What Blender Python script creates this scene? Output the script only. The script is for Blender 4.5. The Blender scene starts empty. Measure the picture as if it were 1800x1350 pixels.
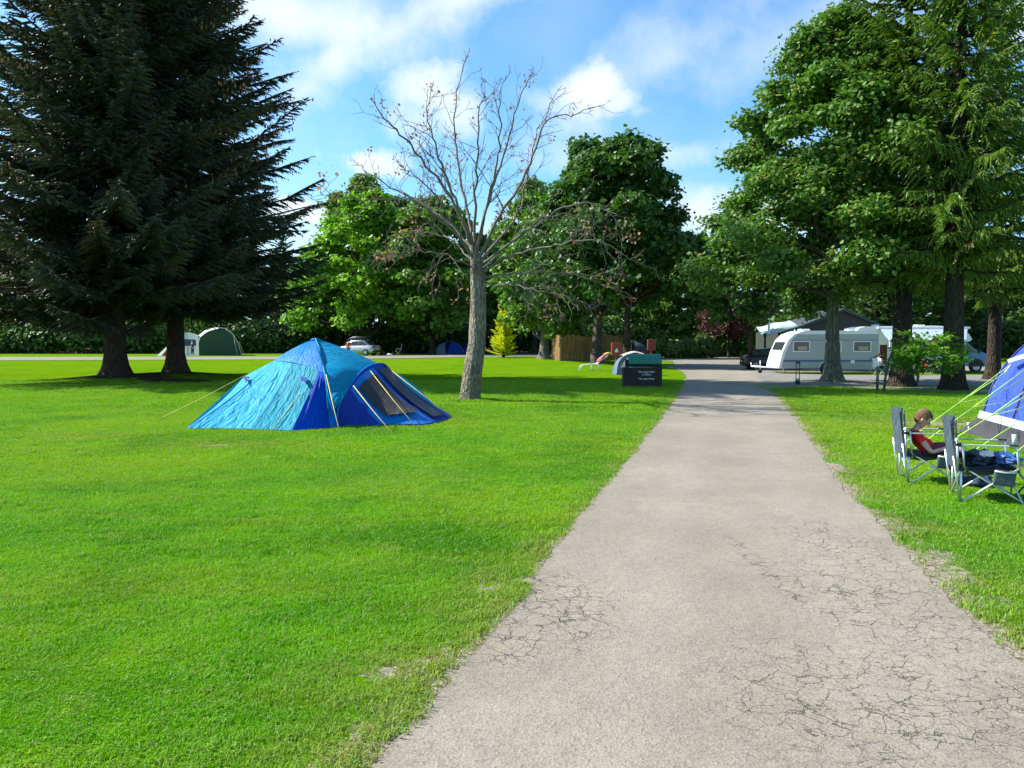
import bpy, math, random
import numpy as np
from mathutils import Vector, Matrix, noise as mnoise
S = bpy.context.scene
R = math.radians
# ---------------------------------------------------------------- camera
CAMZ, FPX, PITCH = 1.6, 1456.0, math.atan(75 / 1456)
cam_d = bpy.data.cameras.new('camera'); cam = bpy.data.objects.new('camera', cam_d)
S.collection.objects.link(cam); S.camera = cam
cam_d.sensor_width = 36; cam_d.lens = FPX / 1800 * 36; cam_d.clip_end = 3000; cam_d.clip_start = 0.05
cam.location = (0, 0, CAMZ); cam.rotation_euler = (math.pi / 2 - PITCH, 0, 0)
# ---------------------------------------------------------------- light
SUN_EL, SUN_AZ = R(40), math.atan2(-0.96, 0.28)
sl = bpy.data.lights.new('sun', 'SUN'); sun = bpy.data.objects.new('sun', sl); S.collection.objects.link(sun)
sl.energy = 5.0; sl.angle = R(0.55); sl.color = (1, 0.95, 0.86)
sdir = Vector((math.sin(SUN_AZ) * math.cos(SUN_EL), math.cos(SUN_AZ) * math.cos(SUN_EL), math.sin(SUN_EL)))
sun.rotation_euler = sdir.to_track_quat('Z', 'Y').to_euler(); sun.location = (-30, 10, 40)
S.view_settings.view_transform = 'Standard'; S.view_settings.look = 'None'
S.view_settings.exposure = 1.05; S.view_settings.gamma = 1.0
S.render.engine = 'CYCLES'
S.cycles.max_bounces = 6; S.cycles.diffuse_bounces = 3; S.cycles.transmission_bounces = 3; S.cycles.transparent_max_bounces = 8

class NT:
    """terse node building"""
    def __init__(s, tree): s.t = tree; tree.nodes.clear()
    def n(s, typ, ins=None, out=0, **props):
        nd = s.t.nodes.new(typ)
        for k, v in props.items(): setattr(nd, k, v)
        for k, v in (ins or {}).items():
            sk = nd.inputs[k]
            if isinstance(v, bpy.types.NodeSocket): s.t.links.new(v, sk)
            else: sk.default_value = v
        s.last = nd
        return nd.outputs[out] if len(nd.outputs) > out else None
    def m(s, op, a, b=0.0, c=None, clamp=False):
        ins = {0: a, 1: b}
        if c is not None: ins[2] = c
        return s.n('ShaderNodeMath', ins, operation=op, use_clamp=clamp)
    def v(s, op, a, b=(0, 0, 0)):
        return s.n('ShaderNodeVectorMath', {0: a, 1: b}, operation=op)
    def ln(s, a):
        s.n('ShaderNodeVectorMath', {0: a}, operation='LENGTH'); return s.last.outputs['Value']
    def noise(s, vec, scale, detail=3, rough=.55, dist=0.0):
        return s.n('ShaderNodeTexNoise', {'Vector': vec, 'Scale': scale, 'Detail': detail, 'Roughness': rough, 'Distortion': dist})
    def rng(s, x, a, b, c=0.0, d=1.0, smooth=False):
        return s.n('ShaderNodeMapRange', {0: x, 1: a, 2: b, 3: c, 4: d}, interpolation_type='SMOOTHSTEP' if smooth else 'LINEAR')
    def mix(s, f, a, b, mode='MIX'):
        nd = s.t.nodes.new('ShaderNodeMix'); nd.data_type = 'RGBA'; nd.blend_type = mode
        for i, v in ((0, f), (6, a), (7, b)):
            sk = nd.inputs[i]
            if isinstance(v, bpy.types.NodeSocket): s.t.links.new(v, sk)
            else: sk.default_value = (*v, 1) if isinstance(v, (tuple, list)) and len(v) == 3 else v
        return nd.outputs[2]

# ---------------------------------------------------------------- sky
def dirv(px, py):
    u, v = (px - 900) / FPX, (py - 675) / FPX
    return Vector((u, math.cos(PITCH) - v * math.sin(PITCH), -(v * math.cos(PITCH) + math.sin(PITCH))))
W = bpy.data.worlds.new('World'); S.world = W; W.use_nodes = True
w = NT(W.node_tree)
sky = w.n('ShaderNodeTexSky', sky_type='NISHITA', sun_disc=False, sun_elevation=SUN_EL, sun_rotation=SUN_AZ, air_density=1.0, dust_density=0.6, ozone_density=2.2)
tc = w.n('ShaderNodeTexCoord', out=0)
base = w.mix(1.0, sky, (0.62, 0.98, 1.20), 'MULTIPLY')
wn = w.n('ShaderNodeTexNoise', {'Vector': tc, 'Scale': 11.0, 'Detail': 9, 'Roughness': .60}, out=0)
wl = w.noise(tc, 3.0, 5, .6)
msk = None
# (px, py, half width, half height, tilt deg, softness, amount, edge noise)
CL = [(520, 25, 200, 50, -8, 1.3, 1.0, .8), (590, 95, 120, 34, 42, 1.5, .8, 1.4), (690, 55, 200, 40, 20, 1.5, .75, 1.5), (800, 2, 150, 26, 14, 1.4, .8, 1.5),
      (760, 160, 66, 48, 0, .9, .85, 1.5), (800, 185, 62, 42, 0, 1.0, .8, 1.6), (735, 205, 55, 36, 0, .9, .6, 1.6), (1035, 160, 66, 40, 12, .95, .95, 1.3), (1085, 178, 50, 24, -8, .8, .8, 1.7), (985, 190, 70, 22, -20, 1.1, .5, 1.7), (1125, 195, 45, 14, 0, 1.1, .4, 1.6),
      (650, 290, 60, 24, -5, .7, .85, 1.6), (530, 372, 80, 20, 0, .8, .9, 1.5), (1180, 270, 200, 26, 0, 1.3, .55, 1.7), (1230, 370, 150, 46, 0, 1.1, .85, 1.5),
      (1180, 90, 240, 44, 24, 1.8, .5, 1.7), (1450, 35, 280, 50, 16, 1.8, .45, 1.6), (1790, 40, 60, 40, 0, .8, .6, 1.4), (700, 430, 700, 50, 0, 1.2, .5, 1.4), (80, 320, 120, 60, 0, .9, .6, 1.4)]
for (px, py, hw, hh, tilt, soft, amt, en) in CL:
    c = dirv(px, py).normalized(); k = 1 / FPX
    d = w.v('SUBTRACT', w.n('ShaderNodeVectorMath', {0: tc}, operation='NORMALIZE'), tuple(c))
    d = w.n('ShaderNodeVectorRotate', {'Vector': d, 'Angle': R(tilt)}, rotation_type='Y_AXIS')
    d = w.v('MULTIPLY', d, (1 / (hw * k), 1 / (max(hw, hh) * k), 1 / (hh * k)))
    L = w.ln(d)
    L = w.m('ADD', L, w.m('MULTIPLY', w.m('SUBTRACT', wn, .5), en * 2.6))
    mm = w.m('MULTIPLY', w.rng(L, 1 + soft * .5, 1 - soft * .8, 0, 1, True), amt)
    msk = mm if msk is None else w.m('MAXIMUM', msk, mm)
# loose clouds over the rest of the sky
z = w.n('ShaderNodeSeparateXYZ', {0: tc}, out=2)
yv = w.n('ShaderNodeSeparateXYZ', {0: tc}, out=1)
beh = w.rng(yv, .55, .1, 0, 1, True)
gen = w.m('MULTIPLY', w.rng(wl, .5, .66, 0, .8, True), beh)
msk = w.m('MAXIMUM', msk, gen)
thin = w.m('MULTIPLY', w.rng(wl, .42, .62, 0, .16, True), w.rng(z, .75, .15, .4, 1))
msk = w.m('MAXIMUM', msk, thin)
cshade = w.mix(w.noise(tc, 14, 4), (4.3, 4.9, 5.5), (5.6, 5.9, 6.1))
col = w.mix(msk, base, cshade)
bg = w.n('ShaderNodeBackground', {'Color': col, 'Strength': .10})
w.n('ShaderNodeOutputWorld', {'Surface': bg})

# ---------------------------------------------------------------- ground coordinates
MOUNDS = []
def sm(x, a, b):
    t = np.clip((x - a) / (b - a), 0, 1); return t * t * (3 - 2 * t)
def T(x, y):
    x = np.asarray(x, float); y = np.asarray(y, float)
    zz = 0.28 * sm(y, 45, 75) * (1 - sm(x, 4, 14)) - 0.25 * sm(y, 32, 48) * sm(x, 3, 11) * (1 - .4 * sm(y, 60, 90))
    for (mx, my, h, r) in MOUNDS: zz = zz + h * np.exp(-((x - mx) ** 2 + (y - my) ** 2) / (r * r))
    return zz
def G(px, py):
    d = dirv(px, py); t = 1.6 / -d.z
    for _ in range(12): t = (CAMZ - float(T(d.x * t, d.y * t))) / -d.z
    return Vector((d.x * t, d.y * t, float(T(d.x * t, d.y * t))))
def P(px, py, Y):
    d = dirv(px, py); t = Y / d.y
    return Vector((d.x * t, Y, CAMZ + d.z * t))
def on(x, y): return Vector((x, y, float(T(x, y))))

# ---------------------------------------------------------------- helpers
def link(o): S.collection.objects.link(o); return o
def tag(o, label=None, cat=None, group=None, kind=None):
    if label: o['label'] = label
    if cat: o['category'] = cat
    if group: o['group'] = group
    if kind: o['kind'] = kind
    return o
def empty(name, loc=(0, 0, 0), rz=0, label=None, cat=None, group=None):
    o = bpy.data.objects.new(name, None); link(o); o.location = loc; o.rotation_euler = (0, 0, rz); o.empty_display_size = .2
    return tag(o, label, cat, group)
def npmesh(name, V, faces, mats, smooth=False, attrs=None):
    """V (n,3); faces: list of (int array (m,k), material index)"""
    me = bpy.data.meshes.new(name)
    V = np.asarray(V, np.float32); me.vertices.add(len(V)); me.vertices.foreach_set('co', V.ravel())
    F = [(np.asarray(f, np.int32), mi) for f, mi in faces if len(f)]
    loops = np.concatenate([f.ravel() for f, _ in F]); sizes = np.concatenate([np.full(len(f), f.shape[1], np.int32) for f, _ in F])
    me.loops.add(len(loops)); me.loops.foreach_set('vertex_index', loops)
    me.polygons.add(len(sizes)); st = np.zeros(len(sizes), np.int32); st[1:] = np.cumsum(sizes)[:-1]
    me.polygons.foreach_set('loop_start', st)
    me.polygons.foreach_set('material_index', np.concatenate([np.full(len(f), mi, np.int32) for f, mi in F]))
    me.polygons.foreach_set('use_smooth', np.full(len(sizes), smooth))
    for m_ in mats: me.materials.append(m_)
    for an, (dom, val) in (attrs or {}).items():
        a = me.attributes.new(an, 'FLOAT', dom); a.data.foreach_set('value', np.asarray(val, np.float32))
    me.update(calc_edges=True); me.validate()
    return me
def npobj(name, V, faces, mats, parent=None, smooth=False, attrs=None):
    o = bpy.data.objects.new(name, npmesh(name, V, faces, mats, smooth, attrs)); link(o); o.parent = parent; return o

class MB:
    def __init__(s): s.V = []; s.F = []; s.M = []; s.S = []; s.mi = 0
    def add(s, V, F, smooth=False):
        b = len(s.V); s.V += [tuple(v) for v in V]
        for f in F: s.F.append(tuple(b + i for i in f)); s.M.append(s.mi); s.S.append(smooth)
        return s
    def box(s, c, d, rot=None, bev=0.0):
        c = Vector(c); hx, hy, hz = d[0] / 2, d[1] / 2, d[2] / 2; M3 = rot or Matrix.Identity(3)
        if bev <= 0:
            V = [Vector((x * hx, y * hy, z * hz)) for z in (-1, 1) for y in (-1, 1) for x in (-1, 1)]
            F = [(0, 2, 3, 1), (4, 5, 7, 6), (0, 1, 5, 4), (2, 6, 7, 3), (0, 4, 6, 2), (1, 3, 7, 5)]
        else:
            import bmesh
            bm = bmesh.new(); bmesh.ops.create_cube(bm, size=1.0)
            for v in bm.verts: v.co = Vector((v.co.x * d[0], v.co.y * d[1], v.co.z * d[2]))
            bmesh.ops.bevel(bm, geom=bm.edges[:], offset=min(bev, .45 * min(d)), segments=2, affect='EDGES', profile=.6)
            bm.verts.index_update(); V = [v.co.copy() for v in bm.verts]; F = [[v.index for v in f.verts] for f in bm.faces]; bm.free()
        return s.add([c + M3 @ v for v in V], F)
    def tube(s, pts, r, n=8, cap=True):
        pts = [Vector(p) for p in pts]; rs = r if isinstance(r, (list, tuple)) else [r] * len(pts)
        V = []; F = []; ref = Vector((0, 0, 1))
        for i, p in enumerate(pts):
            t = (pts[min(i + 1, len(pts) - 1)] - pts[max(i - 1, 0)])
            t = t.normalized() if t.length > 1e-9 else Vector((0, 0, 1))
            if abs(t.dot(ref)) > .95 and i == 0: ref = Vector((1, 0, 0))
            a = t.cross(ref); a = a.normalized() if a.length > 1e-6 else Vector((1, 0, 0)); b = t.cross(a); 
            if i: 
                if a.dot(pa) < 0: a = -a; b = -b
            pa = a
            for k in range(n): 
                q = 2 * math.pi * k / n; V.append(p + (a * math.cos(q) + b * math.sin(q)) * rs[i])
        for i in range(len(pts) - 1):
            for k in range(n): F.append((i * n + k, i * n + (k + 1) % n, (i + 1) * n + (k + 1) % n, (i + 1) * n + k))
        s.add(V, F, n > 4)
        if cap: s.add(V[:n], [tuple(range(n))[::-1]]); s.add(V[-n:], [tuple(range(n))])
        return s
    def lathe(s, prof, c=(0, 0, 0), n=20, axis='Z', smooth=True):
        V = []; F = []; c = Vector(c)
        for (r, h) in prof:
            for k in range(n):
                q = 2 * math.pi * k / n; x, y = r * math.cos(q), r * math.sin(q)
                V.append(c + (Vector((x, y, h)) if axis == 'Z' else Vector((x, h, y)) if axis == 'Y' else Vector((h, x, y))))
        for i in range(len(prof) - 1):
            for k in range(n): F.append((i * n + k, i * n + (k + 1) % n, (i + 1) * n + (k + 1) % n, (i + 1) * n + k))
        return s.add(V, F, smooth)
    def prism(s, poly, y0, y1, plane='XZ', smooth=False):
        """poly in x,z extruded in y (or XY extruded in z)"""
        n = len(poly)
        f = (lambda a, b, h: (a, h, b)) if plane == 'XZ' else ((lambda a, b, h: (a, b, h)) if plane == 'XY' else (lambda a, b, h: (h, a, b)))
        V = [f(a, b, y0) for a, b in poly] + [f(a, b, y1) for a, b in poly]
        s.add(V, [tuple(range(n)), tuple(range(n, 2 * n))[::-1]]); 
        return s.add(V, [(i, n + i, n + (i + 1) % n, (i + 1) % n) for i in range(n)], smooth)
    def ell(s, c, r, n=12, m=8, rot=None):
        V = []; F = []; c = Vector(c); M3 = rot or Matrix.Identity(3)
        for i in range(m + 1):
            a = math.pi * i / m
            for k in range(n): q = 2 * math.pi * k / n; V.append(c + M3 @ Vector((r[0] * math.sin(a) * math.cos(q), r[1] * math.sin(a) * math.sin(q), r[2] * math.cos(a))))
        for i in range(m):
            for k in range(n): F.append((i * n + k, (i + 1) * n + k, (i + 1) * n + (k + 1) % n, i * n + (k + 1) % n))
        return s.add(V, F, True)
    def build(s, name, mats, parent=None, weld=True):
        me = bpy.data.meshes.new(name); me.from_pydata(s.V, [], s.F)
        for m_ in (mats if isinstance(mats, (list, tuple)) else [mats]): me.materials.append(m_)
        me.polygons.foreach_set('material_index', s.M); me.polygons.foreach_set('use_smooth', s.S); me.update()
        import bmesh
        bm = bmesh.new(); bm.from_mesh(me)
        if weld: bmesh.ops.remove_doubles(bm, verts=bm.verts, dist=1e-5)
        bmesh.ops.recalc_face_normals(bm, faces=bm.faces); bm.to_mesh(me); bm.free()
        o = bpy.data.objects.new(name, me); link(o); o.parent = parent; return o

def copy_tree(o, parent=None):
    c = o.copy(); link(c)
    if parent: c.parent = parent
    for ch in [q for q in bpy.data.objects if q.parent == o]: copy_tree(ch, c)
    return c

# ---------------------------------------------------------------- materials
def mk(name, col, rough=.6, metal=0.0, var=.15, scale=6.0, bump=0.0, bscale=40.0, spec=.5, obj=True, stretch=(1, 1, 1), alpha=None, trans=0):
    m = bpy.data.materials.new(name); m.use_nodes = True; t = NT(m.node_tree)
    co = t.n('ShaderNodeTexCoord', out=3) if obj else t.n('ShaderNodeNewGeometry', out=0)
    co = t.v('MULTIPLY', co, stretch)
    nz = t.noise(co, scale, 4, .6)
    c = t.mix(t.rng(nz, .3, .7), tuple(x * (1 - var) for x in col), tuple(min(1, x * (1 + var)) for x in col))
    ins = {'Base Color': c, 'Roughness': t.rng(nz, .3, .7, max(.02, rough - .08), min(1, rough + .08)), 'Metallic': metal, 'Specular IOR Level': spec}
    if bump > 0: ins['Normal'] = t.n('ShaderNodeBump', {'Height': t.noise(co, bscale, 5, .6), 'Strength': bump, 'Distance': .02})
    if alpha is not None: ins['Alpha'] = alpha
    b = t.n('ShaderNodeBsdfPrincipled', ins)
    if trans > 0: b = t.n('ShaderNodeMixShader', {0: trans, 1: b, 2: t.n('ShaderNodeBsdfTranslucent', {'Color': c})})
    t.n('ShaderNodeOutputMaterial', {0: b}); return m
def leafm(name, c1, c2, trans=.3, rough=.45, scale=.5, c3=None, spec=.35):
    m = bpy.data.materials.new(name); m.use_nodes = True; t = NT(m.node_tree)
    pos = t.n('ShaderNodeNewGeometry', out=0); v = t.n('ShaderNodeAttribute', attribute_name='v', out=2)
    f = t.m('ADD', t.m('MULTIPLY', v, .6), t.m('MULTIPLY', t.rng(t.noise(pos, scale, 2), .35, .65), .4))
    c = t.mix(f, c1, c2)
    if c3: c = t.mix(t.rng(v, .93, .97), c, c3)
    b = t.n('ShaderNodeBsdfPrincipled', {'Base Color': c, 'Roughness': rough, 'Specular IOR Level': spec})
    tr = t.n('ShaderNodeBsdfTranslucent', {'Color': t.mix(1.0, c, (1.3, 1.5, .6), 'MULTIPLY')})
    t.n('ShaderNodeOutputMaterial', {0: t.n('ShaderNodeMixShader', {0: trans, 1: b, 2: tr})}); return m
def barkm(name, c1, c2, scale=3.0, moss=None):
    m = bpy.data.materials.new(name); m.use_nodes = True; t = NT(m.node_tree)
    co = t.n('ShaderNodeNewGeometry', out=0)
    st = t.v('MULTIPLY', co, (6, 6, 1.3))
    a = t.noise(st, scale, 6, .65, .6); b_ = t.noise(co, 2.0, 4, .6)
    f = t.m('ADD', t.m('MULTIPLY', t.rng(a, .35, .65), .7), t.m('MULTIPLY', t.rng(b_, .35, .65), .3))
    c = t.mix(f, c1, c2)
    if moss: c = t.mix(t.m('MULTIPLY', t.rng(t.noise(co, 4, 5), .5, .6), .7), c, moss)
    rg = t.n('ShaderNodeTexVoronoi', {'Vector': t.v('MULTIPLY', co, (9, 9, 2.2)), 'Scale': scale * .5}, feature='DISTANCE_TO_EDGE', out=0)
    c = t.mix(t.rng(rg, 0, .14, .45, 0), c, tuple(x * .45 for x in c1))
    bp = t.n('ShaderNodeBump', {'Height': t.m('ADD', a, t.rng(rg, 0, .25)), 'Strength': 1.0, 'Distance': .05})
    t.n('ShaderNodeOutputMaterial', {0: t.n('ShaderNodeBsdfPrincipled', {'Base Color': c, 'Roughness': .9, 'Specular IOR Level': .2, 'Normal': bp})}); return m

M = {}
M['bark_grey'] = barkm('bark_grey', (.10, .083, .062), (.46, .40, .31), 4.0)
M['bark_dark'] = barkm('bark_dark', (.028, .021, .015), (.10, .075, .055))
M['bark_spruce'] = barkm('bark_spruce', (.035, .022, .016), (.13, .08, .055))
M['bark_syc'] = barkm('bark_syc', (.07, .065, .045), (.36, .33, .27), 2.0, (.13, .15, .05))
M['bark_mid'] = barkm('bark_mid', (.06, .05, .04), (.22, .19, .15))
M['twig'] = mk('twig', (.20, .16, .13), .85, var=.4, obj=False)
M['steel'] = mk('aluminium', (.72, .72, .74), .32, .85, .06)
M['steel_w'] = mk('grey_metal', (.62, .64, .66), .4, .3, .06)
M['black'] = mk('black_plastic', (.012, .012, .014), .5)
M['rubber'] = mk('rubber', (.018, .018, .018), .8)
M['white'] = mk('white_paint', (.78, .79, .78), .35, var=.04)
M['glass'] = mk('tinted_glass', (.03, .035, .04), .08, var=.2, spec=.9)
M['skin'] = mk('skin', (.62, .36, .26), .5, var=.06, scale=20)
# ---------------------------------------------------------------- ground, road
SP = [G(203, 668), G(311, 662)]          # the two big spruces
MOUNDS += [(SP[0].x, SP[0].y, .22, 2.2), (SP[1].x, SP[1].y, .22, 2.2), (G(1463, 673).x, G(1463, 673).y, .1, 1.6)]
LE = [G(*p) for p in ((560, 1500), (655, 1350), (800, 1190), (900, 1080), (975, 965), (1040, 885), (1100, 815), (1152, 750), (1184, 705), (1201, 678), (1206, 664), (1200, 655), (1182, 648), (1160, 643))]
RE = [G(*p) for p in ((2300, 1500), (2010, 1350), (1800, 1172), (1700, 1085), (1600, 985), (1530, 905), (1472, 845), (1418, 765), (1378, 712), (1350, 684), (1345, 668), (1335, 655), (1320, 647), (1300, 642))]
def back(L, y): a, b = L[0], L[1]; return Vector((a.x + (b.x - a.x) * (y - a.y) / (b.y - a.y), y, 0))
LE = [back(LE, y) for y in (-4, -2.5, -1, .5)] + LE; RE = [back(RE, y) for y in (-4, -2.5, -1, .5)] + RE
ly = np.array([p.y for p in LE[:15]]); lx = np.array([p.x for p in LE[:15]])
ry = np.array([p.y for p in RE[:14]]); rx = np.array([p.x for p in RE[:14]])
def xl(y): return np.interp(y, ly, lx)
def xr(y): return np.interp(y, ry, rx)

def catmull(pts, n):
    pts = [Vector(p) for p in pts]; out = []
    for i in range(len(pts) - 1):
        p0, p1, p2, p3 = pts[max(i - 1, 0)], pts[i], pts[i + 1], pts[min(i + 2, len(pts) - 1)]
        for k in range(n):
            t = k / n; out.append(.5 * ((2 * p1) + (p2 - p0) * t + (2 * p0 - 5 * p1 + 4 * p2 - p3) * t * t + (3 * p1 - p0 - 3 * p2 + p3) * t ** 3))
    return out + [pts[-1]]
def strip(name, A, Bp, mat, off, nx=14, n=24, rag=.03, kind='structure', parent=None):
    A, Bp = catmull(A, n), catmull(Bp, n); V = []; U = []
    for i, (a, b) in enumerate(zip(A, Bp)):
        for j in range(nx + 1):
            u = j / nx; p = a.lerp(b, u)
            if j in (0, nx):
                q = mnoise.fractal(Vector((p.x * 3, p.y * 3, j)), .7, 2.1, 5) * rag; p.x += q; 
            V.append((p.x, p.y, float(T(p.x, p.y)) + off + .015 * float(sm(p.y, 24, 36)))); U.append(u)
    k = nx + 1
    F = [(i * k + j, i * k + j + 1, (i + 1) * k + j + 1, (i + 1) * k + j) for i in range(len(A) - 1) for j in range(nx)]
    o = npobj(name, V, [(F, 0)], [mat], smooth=True, attrs={'u': ('POINT', U)})
    if kind: o['kind'] = kind
    return o

def road_mat():
    m = bpy.data.materials.new('worn_tarmac'); m.use_nodes = True; t = NT(m.node_tree)
    pos = t.n('ShaderNodeNewGeometry', out=0); u = t.n('ShaderNodeAttribute', attribute_name='u', out=2)
    big = t.noise(pos, .55, 5, .6); mid = t.noise(pos, 5, 4, .6); fine = t.noise(pos, 95, 3, .7)
    c = t.mix(t.rng(big, .38, .62), (.198, .171, .127), (.278, .243, .184))
    c = t.mix(t.m('MULTIPLY', t.rng(mid, .4, .62), .3), c, (.190, .165, .138))
    trk = t.m('ADD', t.rng(t.m('ABSOLUTE', t.m('SUBTRACT', u, .30)), .16, 0, 0, 1, True), t.rng(t.m('ABSOLUTE', t.m('SUBTRACT', u, .74)), .16, 0, 0, 1, True))
    c = t.mix(t.m('MULTIPLY', trk, .35), c, (.285, .255, .198))
    edge = t.rng(t.m('ABSOLUTE', t.m('SUBTRACT', u, .5)), .40, .5, 0, .55)
    c = t.mix(t.m('MULTIPLY', edge, t.rng(mid, .35, .6)), c, (.19, .16, .11))
    # chippings
    vor = t.n('ShaderNodeTexVoronoi', {'Vector': pos, 'Scale': 70.0}, out=0)
    t.n('ShaderNodeTexVoronoi', {'Vector': pos, 'Scale': 70.0}); vc = t.last.outputs[1]
    vcs = t.n('ShaderNodeSeparateColor', {0: vc}, out=0)
    c = t.mix(t.rng(vcs, 0, 1, .0, .36), c, (.42, .385, .33))
    c = t.mix(t.m('MULTIPLY', t.rng(vcs, .8, .86), .40), c, (.10, .085, .072))
    c = t.mix(t.rng(fine, .32, .5, .5, 0), c, (.10, .085, .07))
    # cracks
    sc = t.n('ShaderNodeTexNoise', {'Vector': pos, 'Scale': 7.0, 'Detail': 4, 'Roughness': .65}, out=1)
    off = t.n('ShaderNodeVectorMath', {0: t.v('SUBTRACT', sc, (.5, .5, .5)), 'Scale': .12}, operation='SCALE')
    dv = t.v('ADD', pos, off)
    reg = None
    for (px, py, sx, sy, a) in ((985, 1065, .34, .75, 1.0), (890, 1125, .28, .45, .85), (1560, 1060, .62, 1.2, .62), (1480, 1230, .62, .8, .60), (1680, 1230, .7, .7, .66), (1480, 960, .40, 1.1, .60), (1343, 1000, .085, 1.1, .95)):
        g = G(px, py); d = t.ln(t.v('MULTIPLY', t.v('SUBTRACT', pos, tuple(g)), (1 / sx, 1 / sy, 1)))
        r_ = t.m('MULTIPLY', t.rng(d, 1.25, .35, 0, 1, True), a); reg = r_ if reg is None else t.m('MAXIMUM', reg, r_)
    brk = t.noise(pos, 6, 3, .6)
    H = None; CR = None
    for s_, wd, gate in ((4.6, .0095, 1.0), (10.0, .016, .8)):
        e = t.n('ShaderNodeTexVoronoi', {'Vector': dv, 'Scale': s_}, feature='DISTANCE_TO_EDGE', out=0)
        wdt = t.m('MULTIPLY', t.m('MULTIPLY', reg, gate), t.rng(brk, .36, .62, 0.1 * wd, wd * 2.0))
        cr = t.m('MULTIPLY', t.m('LESS_THAN', e, wdt), 1.0)
        soft = t.n('ShaderNodeMapRange', {0: e, 1: t.m('MULTIPLY', wdt, 1.6), 2: 0.0, 3: 0.0, 4: 1.0})
        CR = cr if CR is None else t.m('MAXIMUM', CR, cr); H = soft if H is None else t.m('MAXIMUM', H, soft)
    c = t.mix(t.m('MULTIPLY', CR, t.rng(t.noise(pos, 11, 3), .35, .65, .10, .55)), c, (.095, .082, .056))
    c = t.mix(t.m('MULTIPLY', t.m('MULTIPLY', reg, t.rng(mid, .55, .7)), .35), c, (.36, .34, .20))
    h = t.m('ADD', t.m('MULTIPLY', vor, .35), t.m('MULTIPLY', fine, .5))
    b1 = t.n('ShaderNodeBump', {'Height': h, 'Strength': .75, 'Distance': .009})
    b2 = t.n('ShaderNodeBump', {'Height': t.m('MULTIPLY', H, -1), 'Strength': .9, 'Distance': .02, 'Normal': b1})
    b3 = t.n('ShaderNodeBump', {'Height': t.noise(pos, 2.2, 3), 'Strength': .4, 'Distance': .06, 'Normal': b2})
    t.n('ShaderNodeOutputMaterial', {0: t.n('ShaderNodeBsdfPrincipled', {'Base Color': c, 'Roughness': .88, 'Specular IOR Level': .25, 'Normal': b3})})
    return m
def gravel_mat(name, c1, c2, sc=28):
    m = bpy.data.materials.new(name); m.use_nodes = True; t = NT(m.node_tree)
    pos = t.n('ShaderNodeNewGeometry', out=0)
    t.n('ShaderNodeTexVoronoi', {'Vector': pos, 'Scale': float(sc)}); vd = t.last.outputs[0]; vc = t.n('ShaderNodeSeparateColor', {0: t.last.outputs[1]}, out=0)
    big = t.noise(pos, .8, 5, .65)
    c = t.mix(t.m('ADD', t.m('MULTIPLY', vc, .5), t.m('MULTIPLY', t.rng(big, .3, .7), .5)), c1, c2)
    bp = t.n('ShaderNodeBump', {'Height': vd, 'Strength': .8, 'Distance': .02})
    t.n('ShaderNodeOutputMaterial', {0: t.n('ShaderNodeBsdfPrincipled', {'Base Color': c, 'Roughness': .9, 'Specular IOR Level': .2, 'Normal': bp})}); return m

def grass_color(t, pos):
    """mown turf colour from world position, shared by soil sheet and blades"""
    a = t.noise(pos, .22, 4, .6); b = t.noise(pos, 1.3, 4, .6); c_ = t.noise(t.v('MULTIPLY', pos, (.35, 1.6, 1)), .8, 3, .6)
    c = t.mix(t.rng(b, .35, .65), (.066, .225, .001), (.112, .295, .002))
    c = t.mix(t.m('MULTIPLY', t.rng(a, .42, .62), .85), c, (.200, .320, .004))
    d_ = t.noise(t.v('ADD', pos, (31., 17., 0)), .45, 5, .62); c = t.mix(t.rng(d_, .50, .64, 0, .75), c, (.038, .165, .002)); c = t.mix(t.rng(t.noise(t.v('ADD', pos, (7., 57., 0)), 2.6, 4, .7), .56, .68, 0, .45), c, (.24, .30, .06))
    c = t.mix(t.m('MULTIPLY', t.rng(c_, .5, .68), .4), c, (.19, .25, .010))
    far = t.rng(t.n('ShaderNodeSeparateXYZ', {0: pos}, out=1), 8, 34, 0, .6)
    return t.mix(far, c, t.mix(t.rng(b, .3, .7), (.125, .245, .003), (.165, .285, .004)))
DIRTSPOTS = [(G(720, 1185), .28, .13), (G(790, 1155), .25, .1), (G(640, 1330), .28, .1), (G(860, 1030), .1, .2), (G(385, 782), .5, .22), (G(1655, 745), 1.1, .8), (G(140, 767), .5, .2)]
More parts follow.
